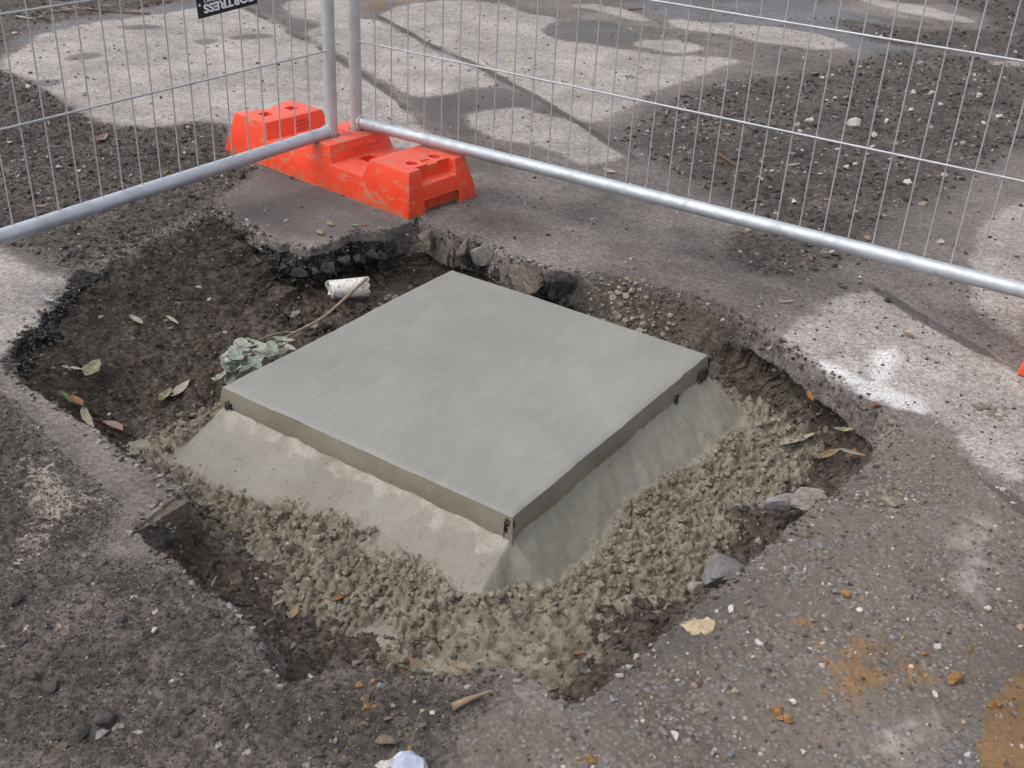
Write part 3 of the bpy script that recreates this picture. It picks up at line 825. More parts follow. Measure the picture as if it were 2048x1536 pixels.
def haunch():
    hx, hy = HX - .001, HY - .001
    per = []      # base point, normal, slope width, corner flag
    sides = [((-hx, hy), (-hx, -hy), (-1, 0), .128), ((-hx, -hy), (hx, -hy), (0, -1), .066), ((hx, -hy), (hx, hy), (1, 0), .035), ((hx, hy), (-hx, hy), (0, 1), .030)]
    for q, (a, b, nn, wd) in enumerate(sides):
        a, b, nn = np.array(a), np.array(b), np.array(nn, float)
        m_ = 270 if q < 2 else 110
        w_end = (.080, .092, .035, .030)[q]
        for i in range(m_):
            t = i / m_; per.append((*(a + (b - a) * t), *nn, wd + (w_end - wd) * t))
        n2 = np.array(sides[(q + 1) % 4][2], float); w2 = sides[(q + 1) % 4][3]
        am = 36 if q in (0, 1, 3) else 20
        a0 = math.atan2(nn[1], nn[0])
        for i in range(am):
            t = i / am; an = a0 + t * math.pi / 2
            per.append((b[0], b[1], math.cos(an), math.sin(an), (w_end * (1 - t) + w2 * t) * (1 - .3 * math.sin(t * math.pi))))
    per = np.array(per); n_ = len(per)
    v_ = np.concatenate([np.linspace(0, .12, 56), np.linspace(.1225, .38, 96)])
    Vv, Pi = np.meshgrid(v_, np.arange(n_), indexing='ij')
    Pi = Pi.ravel(); Vv = Vv.ravel(); p = per[Pi]
    lx, ly = p[:, 0] + p[:, 2] * Vv, p[:, 1] + p[:, 3] * Vv
    cor = np.where((p[:, 2] < 0) & (p[:, 3] < 0), 2 * np.abs(p[:, 2] * p[:, 3]), 0)
    wn_ = p[:, 4] * (1 - .22 * cor) * (1 + (fbm(lx * 6, ly * 6, 3, 4) - .5) * .6)
    s = Vv / wn_
    s0 = Vv / (p[:, 4] * (1 - .22 * cor))
    z = -.036 - .066 * np.clip(s0, 0, 1) ** .95
    z -= np.clip(Vv - p[:, 4] * (1 - .22 * cor), 0, 1) * np.where(p[:, 4] < .05, .35, .13 - .075 * cor) + sstep(.14, .26, Vv - wn_ - .09 * cor) * .03
    z += (fbm(lx * 11, ly * 11, 3, 14) - .5) * .012 * sstep(0, .03, Vv)
    z += (fbm(lx * 55, ly * 55, 3, 15) - .5) * .0045 + (fbm(lx * 24, ly * 24, 2, 16) - .5) * .006 * sstep(.004, .03, Vv)
    crumb = sstep(.84, 1.22, s + (fbm(lx * 18, ly * 18, 4, 24) - .5) * .75)
    # smeared flat patches among the crumbs
    flat = sstep(.55, .62, fbm(lx * 9, ly * 9, 2, 99)) * sstep(1.2, 1.5, s)
    crumb *= 1 - .85 * flat
    qx, qy = lx + (fbm(lx * 60, ly * 60, 2, 71) - .5) * .012, ly + (fbm(lx * 60 + 9, ly * 60, 2, 72) - .5) * .012
    cl_ = clods(qx, qy, .019, 30) * .010 + clods(qx + 1, qy, .011, 31) * .007 + clods(qx, qy + 2, .008, 32) * .0045 + (fbm(lx * 150, ly * 150, 2, 73) - .5) * .004
    z += crumb * cl_ * 1.3
    z += (fbm(lx * 15 + 5, ly * 15, 3, 17) - .5) * .010 * sstep(.01, .05, Vv) * (1 - crumb)
    z += sstep(.016, .004, Vv) * (fbm(lx * 34, ly * 34, 4, 44) - .36) * .010          # mortar squeezed up against the slab
    cream = sstep(.017, .004, np.abs(Vv - .010) + (fbm(lx * 34, ly * 34, 3, 45) - .42) * .055) * np.where((p[:, 2] < -.7), 1, .12)
    soilf = sstep(.13, .25, Vv - wn_ - .11 * cor + (fbm(lx * 7, ly * 7, 3, 46) - .5) * .16) * (1 - .5 * flat)
    Hc = np.stack([crumb, cream, soilf, np.ones_like(s)], 1)
    co = np.stack([lx, ly, z], 1)
    r_, i_ = np.meshgrid(np.arange(len(v_) - 1), np.arange(n_), indexing='ij')
    a = (r_ * n_ + i_).ravel(); b = (r_ * n_ + (i_ + 1) % n_).ravel()
    F = np.stack([a, a + n_, b + n_, b], 1)
    return mesh_np("haunch", co, F, [M_HAUNCH], attrs={"H": Hc}), co, crumb, soilf
hme, hco, hcrumb, hsoil = haunch()
link("mortar_haunch", hme, pad)
# scraps of black plastic formwork left at three corners
def scrap_material():
    n = NT("black_plastic_scrap")
    f = n.noise(160, 4, .7)
    c = n.mix(n.ms(f, .56, .64), (.018, .019, .022), (.30, .29, .26))
    return n.end(c, .38, n.bump(f, .002, .4), spec=.5)
M_SCRAP = scrap_material()
def ragged_plate(w_, h_, th, seed, nx=10, nz=6):
    r = np.random.default_rng(seed)
    top = h_ * (.55 + .45 * r.random(nx + 1)); bot = -h_ * .12 * r.random(nx + 1)
    bm = bmesh.new(); g = []
    for i in range(nx + 1):
        row = []
        for j in range(nz + 1):
            z = bot[i] + (top[i] - bot[i]) * j / nz
            row.append(bm.verts.new(((i / nx - .5) * w_ + (r.random() - .5) * w_ / nx * .4, (r.random() - .5) * th * .8, z)))
        g.append(row)
    for i in range(nx):
        for j in range(nz): bm.faces.new((g[i][j], g[i + 1][j], g[i + 1][j + 1], g[i][j + 1]))
    bmesh.ops.recalc_face_normals(bm, faces=bm.faces)
    thicken(bm, th)
    me = bpy.data.meshes.new("formwork_scrap"); bm.to_mesh(me); bm.free(); me.materials.append(M_SCRAP)
    return me
def scrap(lx, ly, ang, w_, h_, seed):
    o = link("formwork_scrap", ragged_plate(w_, h_, .003, seed), pad)
    o.location = (lx, ly, -PTH - .006); o.rotation_euler = (0, 0, ang)
    return o
scrap(-HX - .003, -HY + .004, math.radians(-65), .014, .042, 1)
scrap(HX - .028, -HY - .007, 0, .034, .034, 3)
scrap(HX + .003, -HY - .001, math.radians(60), .010, .038, 4)
scrap(HX - .135, -HY - .007, 0, .008, .020, 5)
scrap(-HX - .006, HY - .020, math.radians(-80), .018, .026, 6)

# ------------------------------------------------------------------ galvanised fence
def galv(name, rough=.34, base=(.60, .615, .63), metal=.62):
    n = NT(name); n.co = n.obj
    st = n.mapping(n.pos, (1, 1, 1))
    sp = n.voro(75).outputs['Distance']; f = n.noise(18, 4, .6, n.pos); g = n.noise(130, 3, .7, n.pos)
    c = n.mix(n.ms(f, .35, .7), base, tuple(v * .82 for v in base))
    c = n.mix(n.math('MULTIPLY', n.ms(n.noise(24, 3, .6, n.pos), .58, .70), n.ms(g, .4, .6)), c, (.40, .37, .33))
    return n.end(c, n.ms(n.noise(55, 3, .6, n.pos), .3, .7, rough - .06, rough + .12), n.bump(n.math('ADD', g, sp), .0006, .25), metal=metal, spec=.6)
M_GALV = galv("galvanised_tube", .55, (.52, .55, .59), .7)
M_POST = galv("galvanised_post", .42, (.50, .50, .505), .22)
M_WIRE = galv("galvanised_wire", .42, (.46, .465, .49), .35)
M_WELD = stone_material("weld_bead", (.45, .44, .42), (.62, .60, .56), 200, .5, .4)
def tube_mesh(name, p0, p1, r, mat, seg_=24, caps=True, rings=2):
    p0, p1 = Vector(p0), Vector(p1); d = (p1 - p0); L_ = d.length; d.normalize()
    a = d.orthogonal().normalized(); b = d.cross(a)
    bm = bmesh.new(); R_ = []
    for k_ in range(rings):
        c = p0 + d * L_ * k_ / (rings - 1)
        R_.append([bm.verts.new(c + (a * math.cos(t) + b * math.sin(t)) * r) for t in (2 * math.pi * i / seg_ for i in range(seg_))])
    for k_ in range(rings - 1):
        for i in range(seg_):
            f = bm.faces.new((R_[k_][i], R_[k_][(i + 1) % seg_], R_[k_ + 1][(i + 1) % seg_], R_[k_ + 1][i])); f.smooth = True
    if caps:
        bm.faces.new([bm.verts.new(v.co) for v in reversed(R_[0])]); bm.faces.new([bm.verts.new(v.co) for v in R_[-1]])
    me = bpy.data.meshes.new(name); bm.to_mesh(me); bm.free(); me.materials.append(mat)
    return me
FOOT_L = np.array(G(451, 302)); FOOT_A = math.radians(-38.691)
FX = np.array([math.cos(FOOT_A), math.sin(FOOT_A), 0]); FY = np.array([-math.sin(FOOT_A), math.cos(FOOT_A), 0])
POST_L = FOOT_L + FX * .333 + FY * .085
POST_R = FOOT_L + FX * .333 + FY * .169
def weld_mesh():
    bm = bmesh.new(); n_ = 40
    r0, rr_ = .0165, .0026
    rings = []
    for i in range(n_):
        t = 2 * math.pi * i / n_
        k_ = rr_ * (1 + .3 * math.sin(t * 11))
        rings.append([bm.verts.new(((math.cos(u) * k_ * 1.2), (r0 + math.sin(u) * k_) * math.cos(t), (r0 + math.sin(u) * k_) * math.sin(t))) for u in (2 * math.pi * j / 8 for j in range(8))])
    for i in range(n_):
        for j in range(8):
            f = bm.faces.new((rings[i][j], rings[i][(j + 1) % 8], rings[(i + 1) % n_][(j + 1) % 8], rings[(i + 1) % n_][j])); f.smooth = True
    me = bpy.data.meshes.new("weld_bead"); bm.to_mesh(me); bm.free(); me.materials.append(M_WELD)
    return me
WELD = weld_mesh()
def fence_panel(base, ang, length, zr, zh, s0, step, n_, side_, label, top=1.5):
    root = empty("mesh_fence", (base[0], base[1], 0.0), ang, label=label, category="mesh fence", group="galvanised mesh fence panels meeting at the orange foot")
    R = .0155
    link("post", tube_mesh("post", (0, 0, .035), (0, 0, top), R, M_POST, 32), root)
    link("post", tube_mesh("post", (length, 0, .035), (length, 0, top), R, M_POST, 32), root)
    rl = link("bottom_rail", tube_mesh("bottom_rail", (.010, 0, zr), (length - .010, 0, zr), R * .98, M_GALV, 40), root)
    o = link("weld_bead", WELD, rl); o.location = (.0165, 0, zr)
    link("top_rail", tube_mesh("top_rail", (.010, 0, top - .02), (length - .010, 0, top - .02), R, M_GALV, 32), root)
    vm = tube_mesh("upright_wire", (0, 0, zr + .012), (0, 0, top - .03), .00155, M_WIRE, 8)
    for i in range(n_):
        o = link("upright_wire", vm, root)
        o.location = (s0 + i * step + random.uniform(-.001, .001), 0, 0)
        o.rotation_euler = (random.uniform(-.003, .003), random.uniform(-.0035, .0035), 0)
    hm = tube_mesh("cross_wire", (.012, 0, 0), (length - .012, 0, 0), .0022, M_WIRE, 10)
    for z in zh:
        o = link("cross_wire", hm, root); o.location = (0, side_ * .0034, z)
    return root
ANG_L, ANG_R = math.radians(-122.77), math.radians(-31.35)
panel_l = fence_panel(POST_L, ANG_L, 2.15, .115, (.316, .516, .72, .93, 1.14, 1.33), .077, .0512, 41, 1,
    "mesh fence panel left of the orange foot, carrying the black sign")
panel_r = fence_panel(POST_R, ANG_R, 2.15, .123, (.328, .536, .74, .95, 1.16, 1.34), .065, .0511, 41, -1,
    "mesh fence panel running right from the orange foot across the rubble")

# ------------------------------------------------------------------ sign on the left panel
def flat_mat(name, col, rough=.5, metal=0.0):
    n = NT(name); n.co = n.obj
    f = n.noise(30, 4, .6)
    return n.end(n.mix(n.ms(f, .35, .75), col, tuple(min(1, v * 1.25 + .004) for v in col)), rough, metal=metal)
M_SIGN = flat_mat("sign_black", (.010, .010, .012), .32)
M_LETTER = flat_mat("sign_white_letters", (.74, .74, .76), .5)
M_RIVET = flat_mat("sign_rivet", (.7, .7, .7), .3, .6)
def box_mesh(name, sx, sy, sz, mat, bev=.001):
    bm = bmesh.new(); bmesh.ops.create_cube(bm, size=1.0)
    for v in bm.verts: v.co = Vector((v.co.x * sx, v.co.y * sy, v.co.z * sz))
    if bev: bmesh.ops.bevel(bm, geom=bm.edges, offset=bev, segments=2, affect='EDGES')
    me = bpy.data.meshes.new(name); bm.to_mesh(me); bm.free(); me.materials.append(mat)
    return me
du = np.array([math.cos(ANG_L), math.sin(ANG_L), 0.0]); nu = np.array([-du[1] * -1, -du[0], 0.0])
nu = np.cross(du, [0, 0, -1])                                       # towards the camera side
sign = empty("fence_sign", label="black sign hung upside down on the left fence panel, white FORTRESS lettering", category="sign")
sc_ = POST_L + du * .319 + np.array([0, 0, .4965]) + nu * .0065
ms_ = Matrix.Identity(4)
tz = math.radians(3.4)
upd = np.array([0, 0, -1.0])
xd = du * math.cos(tz) + upd * math.sin(tz); yd = np.cross(nu, xd)
for i in range(3): ms_[i][0], ms_[i][1], ms_[i][2], ms_[i][3] = xd[i], yd[i], nu[i], sc_[i]
sign.matrix_world = ms_
link("plate", box_mesh("plate", .172, .092, .0022, M_SIGN), sign)
def text_mesh(txt, size, spacing=1.0, off=0.0, ext=.0004):
    cu = bpy.data.curves.new("txt", 'FONT'); cu.body = txt; cu.size = size; cu.space_character = spacing
    cu.align_x = 'CENTER'; cu.align_y = 'CENTER'; cu.offset = off; cu.extrude = ext; cu.resolution_u = 3
    ob = bpy.data.objects.new("txt", cu); COL.objects.link(ob)
    dg = bpy.context.evaluated_depsgraph_get(); dg.update()
    me = bpy.data.meshes.new_from_object(ob.evaluated_get(dg))
    bpy.data.objects.remove(ob); bpy.data.curves.remove(cu)
    me.materials.clear(); me.materials.append(M_LETTER)
    co = np.zeros(len(me.vertices) * 3); me.vertices.foreach_get("co", co); co = co.reshape(-1, 3)
    return me, co[:, :2].min(0), co[:, :2].max(0)
def put_text(txt, cxx, cyy, wid, hei, spacing=1.0, off=0.0):
    me, lo_, hi_ = text_mesh(txt, .02, spacing, off)
    o = link("lettering", me, sign)
    ctr = (lo_ + hi_) / 2; s_ = (wid / (hi_[0] - lo_[0]), hei / (hi_[1] - lo_[1]))
    o.scale = (s_[0], s_[1], 1); o.location = (cxx - ctr[0] * s_[0], cyy - ctr[1] * s_[1], .0016)
put_text("FORTRESS", -.001, .0285, .142, .0185, 1.02, .0007)
put_text("SYSTEMS", .034, .0125, .066, .0082, 1.25, .0001)
put_text("809", .045, .0005, .044, .0086, 1.9, .0001)
for sx_ in (-1, 1):
    rv = bpy.data.meshes.new("rivet"); bm = bmesh.new(); bmesh.ops.create_uvsphere(bm, u_segments=10, v_segments=6, radius=.0032); bm.to_mesh(rv); bm.free(); rv.materials.append(M_RIVET)
    o = link("rivet", rv, sign); o.location = (sx_ * .079, .019, .0012); o.scale = (1, 1, .5)

# ------------------------------------------------------------------ orange plastic fence foot
def orange_material():
    n = NT("orange_plastic"); n.co = n.obj
    geo = n.t.nodes.new("ShaderNodeNewGeometry")
    sepn = n.t.nodes.new("ShaderNodeSeparateXYZ"); n.t.links.new(geo.outputs['Normal'], sepn.inputs[0])
    sepp = n.t.nodes.new("ShaderNodeSeparateXYZ"); n.t.links.new(n.obj, sepp.inputs[0])
    mid, sml, fine = n.noise(11, 4, .6), n.noise(60, 4, .65), n.noise(330, 3, .7)
    c = n.mix(n.ms(mid, .3, .7), (.69, .040, .008), (.80, .057, .012))
    # dusty film on the upward faces
    up = n.ms(sepn.outputs[2], .55, .95)
    c = n.mix(n.math('MULTIPLY', up, n.ms(sml, .25, .75, .18, .55)), c, (.60, .17, .12))
    # mud smears and scuffs
    sm = n.noise(14, 6, .74, n.mapping(n.obj, (.8, 1.2, 2.6), (0, .3, 0)), 1.2)
    mud = n.math('MULTIPLY', n.ms(sm, .555, .63), n.ms(fine, .3, .5))
    c = n.mix(n.math('MULTIPLY', mud, .75), c, (.37, .21, .13))
    low = n.math('MULTIPLY', n.ms(sepp.outputs[2], .03, .004), n.ms(sml, .4, .6))
    c = n.mix(n.math('MULTIPLY', low, .55), c, (.30, .16, .09))
    c = n.mix(n.ms(fine, .70, .76), c, (.72, .40, .27))
    bn = n.t.nodes.new("ShaderNodeBevel"); bn.samples = 4; bn.inputs['Radius'].default_value = .007
    dt = n.t.nodes.new("ShaderNodeVectorMath"); dt.operation = 'DOT_PRODUCT'
    n.t.links.new(bn.outputs[0], dt.inputs[0]); n.t.links.new(geo.outputs['Normal'], dt.inputs[1])
    wear = n.math('MULTIPLY', n.ms(dt.outputs['Value'], .985, .90), n.ms(sml, .34, .58))
    c = n.mix(n.math('MULTIPLY', wear, .7), c, (.50, .26, .18))
    return n.end(c, n.ms(sml, .3, .7, .36, .58), n.bump(n.math('ADD', sml, n.math('MULTIPLY', fine, .4)), .0010, .35), spec=.42)
M_ORANGE = orange_material()
FL, FW, FH = .689, .240, .103
def foot_mesh():
    prof_ = [(0, .002, -.004), (.0, .012, -.004), (.022, FH, 0), (.146, FH, .146), (.163, .060, .163), (.254, .060, .254), (.270, FH, .270), (.394, FH, .394), (.408, .060, .408),
             (.520, .060, .520), (.537, FH, .537), (.667, FH, FL), (FL, .012, FL + .003), (FL, .002, FL + .003)]
    bm = bmesh.new()
    inset = lambda z: .0265 * max(0, z - .012) / FH
    Tl, Tr, Bl, Br = [], [], [], []
    for (xt, z, xb) in prof_:
        i_ = inset(z)
        Tl.append(bm.verts.new((xt, i_, z))); Tr.append(bm.verts.new((xt, FW - i_, z)))
    xb_ = [0, 0, .002, .146, .163, .254, .270, .394, .408, .520, .537, .667, FL, FL]
    for q in xb_:
        Bl.append(bm.verts.new((q, 0, -.003))); Br.append(bm.verts.new((q, FW, -.003)))
    n_ = len(prof_)
    def face(vs_):
        u = []
        for v in vs_:
            if v not in u: u.append(v)
        if len(u) >= 3: bm.faces.new(u)
    for i in range(n_ - 1):
        face((Tl[i], Tl[i + 1], Tr[i + 1], Tr[i])); face((Bl[i], Br[i], Br[i + 1], Bl[i + 1]))
        face((Bl[i], Bl[i + 1], Tl[i + 1], Tl[i])); face((Br[i], Tr[i], Tr[i + 1], Br[i + 1]))
    face((Bl[0], Tl[0], Tr[0], Br[0])); face((Bl[-1], Br[-1], Tr[-1], Tl[-1]))
    bmesh.ops.remove_doubles(bm, verts=bm.verts, dist=1e-5)
    bmesh.ops.dissolve_degenerate(bm, edges=bm.edges, dist=1e-6)
    bmesh.ops.recalc_face_normals(bm, faces=bm.faces)
    me = bpy.data.meshes.new("body"); bm.to_mesh(me); bm.free()
    cut = bmesh.new()
    def cbox(x0_, x1_, y0_, y1_, z0_, z1_):
        r = bmesh.ops.create_cube(cut, size=1.0)['verts']
        for v in r: v.co = Vector(((x0_ + x1_) / 2 + v.co.x * (x1_ - x0_), (y0_ + y1_) / 2 + v.co.y * (y1_ - y0_), (z0_ + z1_) / 2 + v.co.z * (z1_ - z0_)))
    def ccyl(x_, y_, r_, z0_, z1_):
        r = bmesh.ops.create_cone(cut, cap_ends=True, segments=28, radius1=r_, radius2=r_, depth=z1_ - z0_)['verts']
        for v in r: v.co += Vector((x_, y_, (z0_ + z1_) / 2))
    for y_ in (.077, .165): cbox(.068, .099, y_ - .0165, y_ + .0165, .055, .12)        # square sockets
    for y_ in (.080, .158): ccyl(.622, y_, .0145, .06, .12)                              # round sockets
    for y_ in (.085, .169): ccyl(.333, y_, .0195, .030, .12)                             # post sockets
    cbox(.412, .455, .096, .144, .030, .08); cbox(.205, .248, .096, .144, .030, .08)     # pockets in the valleys
    cbox(.650, .72, .062, .178, .066, .12)                                               # step in the near end
    cbox(-.03, .036, .062, .178, .066, .12)
    cbox(.668, .72, .058, .182, -.02, .030); cbox(-.03, .022, .058, .182, -.02, .030)    # lifting slots
    cbox(.622, .6505, .104, .136, .0985, .12); cbox(.0355, .062, .104, .136, .0985, .12) # shallow notch between sockets
    cm = bpy.data.meshes.new("cut"); cut.to_mesh(cm); cut.free()
    a = bpy.data.objects.new("a", me); b = bpy.data.objects.new("b", cm); COL.objects.link(a); COL.objects.link(b)
    md = a.modifiers.new("b", 'BOOLEAN'); md.operation = 'DIFFERENCE'; md.object = b; md.solver = 'EXACT'; md.use_self = True
    bvm = a.modifiers.new("bev", 'BEVEL'); bvm.width = .0042; bvm.segments = 3; bvm.limit_method = 'ANGLE'; bvm.angle_limit = math.radians(28)
    wm = a.modifiers.new("wn", 'WEIGHTED_NORMAL'); wm.keep_sharp = True
    dg = bpy.context.evaluated_depsgraph_get(); dg.update()
    out = bpy.data.meshes.new_from_object(a.evaluated_get(dg)); out.name = "body"
    bpy.data.objects.remove(a); bpy.data.objects.remove(b); bpy.data.meshes.remove(cm)
    out.materials.clear(); out.materials.append(M_ORANGE)
    out.polygons.foreach_set("use_smooth", np.ones(len(out.polygons), bool))
    return out
FOOT_ME = foot_mesh()
M_EMB = flat_mat("embossed_orange", (.62, .20, .14), .6)
def emboss(parent, x_, y_, z_, sx, sy, tz_, txt=None):
    pass
def foot(loc, ang, label):
    r = empty("fence_weight", loc, ang, label=label, category="fence weight", group="orange plastic fence feet")
    link("body", FOOT_ME, r)
    return r
FZ = float(tsample(*(FOOT_L + FX * .34 + FY * .12)[:2])[0])
foot1 = foot((FOOT_L[0], FOOT_L[1], .002), FOOT_A, "orange plastic fence foot holding both posts at the pit edge")
# moulded ribs on the humps
M_RIB = M_ORANGE
def rib(parent, x0_, x1_, y0_, y1_, z_, tilt=0.0):
    o = link("moulded_rib", box_mesh("moulded_rib", abs(x1_ - x0_), abs(y1_ - y0_), .003, M_RIB, .001), parent)
    o.location = ((x0_ + x1_) / 2, (y0_ + y1_) / 2, z_); o.rotation_euler = (0, tilt, 0)
for zz in (.070, .080, .090):
    yc = .14
    rib(foot1, .146 + (FH - zz) * .36 + .001, .146 + (FH - zz) * .36 + .003, yc - .022, yc + .022, zz)
rib(foot1, .3945 + (FH - .083) * .32 + .001, .3945 + (FH - .083) * .32 + .003, .085, .185, .082)
for (a_, b_, c_, d_) in ((.300, .366, .1255, .1275), (.300, .302, .1045, .1265)):
    rib(foot1, a_, b_, c_, d_, FH + .0002)
def moulded(parent, txt, x_, y_, z_, h_, rz_):
    me_, lo_, hi_ = text_mesh(txt, .02, 1.1, .0, .0006)
    me_.materials.clear(); me_.materials.append(M_EMB); me_.name = "moulded_number"
    o = link("moulded_number", me_, parent); k_ = h_ / (hi_[1] - lo_[1]); o.scale = (k_, k_, 1)
    o.location = (x_, y_, z_); o.rotation_euler = (0, 0, rz_)
moulded(foot1, "203", .566, .108, FH + .0002, .012, math.radians(60))
moulded(foot1, "235", .352, .118, FH + .0002, .012, math.radians(-25))
f2 = G(2034, 748)
fa = math.radians(58)
foot2 = foot((f2[0] + math.sin(fa) * FW, f2[1] - math.cos(fa) * FW, .002), fa, "orange plastic fence foot just showing at the right edge of the pavement")

# ------------------------------------------------------------------ broken pavement pieces along the pit
def slab_piece(name, pts_top, z0, thick, mat, seed, taper=.9, jag=.004):
    """broken slab: traced top outline (world xy), given thickness, roughened sides"""
    q = np.array(pts_top); c = q.mean(0); r = np.random.default_rng(seed)
    P_ = []
    for i in range(len(q)):
        a, b = q[i], q[(i + 1) % len(q)]; k_ = max(2, int(np.linalg.norm(b - a) / .010))
        for j in range(k_): P_.append(a + (b - a) * j / k_)
    P_ = np.array(P_); n_ = len(P_); bm = bmesh.new(); rows = []
    for L_ in range(6):
        t = L_ / 5
        s_ = 1 - (1 - taper) * t ** 1.5
        row = []
        for p in P_:
            d = (p - c) * s_ + r.normal(size=2) * jag * (.3 if L_ == 0 else 1) * .6
            row.append(bm.verts.new((*(c + d), z0 - thick * t - (.0025 if L_ == 0 else 0) + r.normal() * jag * .25)))
        rows.append(row)
    for L_ in range(5):
        for i in range(n_):
            bm.faces.new((rows[L_][i], rows[L_ + 1][i], rows[L_ + 1][(i + 1) % n_], rows[L_][(i + 1) % n_]))
    ct = bm.verts.new((*c, z0 + .001)); cb = bm.verts.new((*c, z0 - thick))
    for i in range(n_):
        bm.faces.new((rows[0][i], rows[0][(i + 1) % n_], ct)); bm.faces.new((rows[-1][(i + 1) % n_], rows[-1][i], cb))
    bmesh.ops.recalc_face_normals(bm, faces=bm.faces)
    me = bpy.data.meshes.new(name); bm.to_mesh(me); bm.free(); me.materials.append(mat)
    return me
def rock(px, py, z, size, kind, i, mat, scl=(1, 1, 1), rz=None, tilt=(0, 0), name="stone", **props):
    p = G(px, py, z)
    o = link(name, stone_mesh(kind, i, mat), None, **props)
    o.location = (p[0], p[1], z); s_ = size
    o.scale = (s_ * scl[0], s_ * scl[1], s_ * scl[2])
    o.rotation_euler = (tilt[0], tilt[1], random.uniform(0, 6.28) if rz is None else rz)
    return o
ORD2 = ["first", "second", "third", "fourth", "fifth", "sixth", "seventh", "eighth", "ninth", "tenth", "eleventh"]
GB = "broken concrete chunks along the pit's back wall"
rock(854, 478, -.020, .075, 'rock', 1, M_CLAY, (.75, .6, .85), 2.2, (.2, .1), "concrete_chunk", label="wedge of pale clay-faced concrete under the crack below the orange foot", category="concrete chunk", group=GB)
rock(925, 500, -.021, .066, 'rock', 3, M_CLAY, (.6, .5, 1.2), 1.2, (.4, .3), "concrete_chunk", label="pointed pale chunk jutting from the back wall, second right of the crack", category="concrete chunk", group=GB)
rock(962, 512, -.022, .085, 'rock', 5, M_CONC, (.7, .6, .9), .4, (.2, -.5), "concrete_chunk", label="light grey broken chunk among black tar stones in the back wall", category="concrete chunk", group=GB)
rock(1052, 556, -.026, .125, 'rock', 7, M_CLAY, (1.0, .55, .85), -.62, (.15, .0), "concrete_chunk", label="large mortar-spotted slab chunk leaning at the pad's back edge", category="concrete chunk", group=GB)
rock(1122, 568, -.018, .085, 'rock', 2, M_TAR, (.9, .7, .7), .3, (.2, .3), "tar_chunk", label="black tarry chunk at the right end of the back wall", category="tar chunk", group=GB)
for i, (px, py, s_) in enumerate([(545,500,.05),(570,512,.055),(600,520,.05),(628,520,.06),(655,517,.065),(690,500,.06),(715,495,.055),(742,487,.055),(768,482,.05),(1000,525,.06),(985,520,.05)]):
    zt = random.uniform(-.058, -.028)
    rock(px + random.uniform(-5, 5), py - zt * 620 - 4, zt, s_ * random.uniform(.5, .85), 'rock', i % 9, M_TAR, (1, .8, .8), None, (random.uniform(-.5, .5), random.uniform(-.5, .5)), "tar_lump",
         label=("leftmost" if i == 0 else ORD2[i]) + " black tarry stone under the broken slab edge, counted from the left", category="tar lump", group="tar lumps under the broken slab edge")
rock(1447, 1140, -.028, .085, 'rock', 4, M_GREYSTONE, (1.15, .72, .62), .5, (.1, -.05), "stone", label="large angular grey stone resting on the pit's right front edge", category="stone")
rock(1614, 996, -.045, .062, 'rock', 6, M_CONC, (1.2, .8, .75), .5, (0, .1), "stone", label="pale grey stone lying in the pit's right side, the larger of the pair", category="stone")
rock(1566, 1004, -.06, .050, 'rock', 8, M_GREYSTONE, (1.2, .7, .6), .3, (0, 0), "stone", label="smaller grey stone beside the pale stone in the pit's right side", category="stone")
rock(1392, 1178, -.045, .034, 'rock', 0, M_CONC, (1.1, .8, .8), .9, (0, .4), "stone", label="small tan chip just left of the large angular grey stone", category="stone")
rock(105, 738, -.075, .075, 'rock', 0, M_DARKSTONE, (1.1, .9, .7), .2, (0, 0), "stone", label="rounded dark stone in the pit below the left pavement piece", category="stone")
# slab corner at the lower left with its bare cut face
top = [G(268, 1061)[:2], G(322, 1029)[:2], G(377, 995)[:2], G(352, 960)[:2], G(250, 1010)[:2]]
cf = slab_piece("slab_corner", top, -.003, .085, M_CLAY, 5, .97, .0018)
link("slab_corner", cf, None, label="broken pavement corner with smooth brown cut face at the pit's left", category="slab corner")
rock(330, 1052, -.05, .040, 'ang', 2, M_CONC, (1.2, .7, .8), .2, (0, .3), "stone", label="pale chip under the broken pavement corner at the pit's left", category="stone")

# ------------------------------------------------------------------ mortar crumbs round the pad
cosY, sinY = math.cos(PYAW), math.sin(PYAW)
hw = np.stack([PC[0] + hco[:, 0] * cosY - hco[:, 1] * sinY, PC[1] + hco[:, 0] * sinY + hco[:, 1] * cosY, hco[:, 2]], 1)
pr_ = hcrumb ** 1.5 * (1 - .70 * hsoil) * (hw[:, 1] < 2.2); pr_[hw[:, 2] < tsample(hw[:, 0], hw[:, 1]) - .004] *= .0
sel = rng.choice(len(hw), 5200, p=pr_ / pr_.sum(), replace=False)
sz = .0030 + .0130 * rng.random(len(sel)) ** 2.2
P_ = hw[sel] + np.stack([rng.normal(0, .003, len(sel)), rng.normal(0, .003, len(sel)), sz * .06], 1)
bigc = sz > .0085
CRUMB = [hull_stone(26, .85, 360 + i) for i in range(8)] + [lump(2, .16, 340 + i, .8) for i in range(6)]
P_[:, 2] -= sz * .18
scatter("mortar_crumbs", SLUMP, P_[~bigc], sz[~bigc], np.where(rng.random(int((~bigc).sum())) < hsoil[sel][~bigc] * 1.1, IX['soil_clod'], choose(["fresh_mortar", "drier_mortar"], [.8, .2], int((~bigc).sum()))), False, 1.2, label="fine crumbs of grey mortar heaped around the foot of the pad")
scatter("mortar_crumbs", CRUMB, P_[bigc], sz[bigc], choose(["fresh_mortar", "drier_mortar"], [.75, .25], int(bigc.sum())), False, 1.2, label="coarse lumps of grey mortar heaped around the foot of the pad")
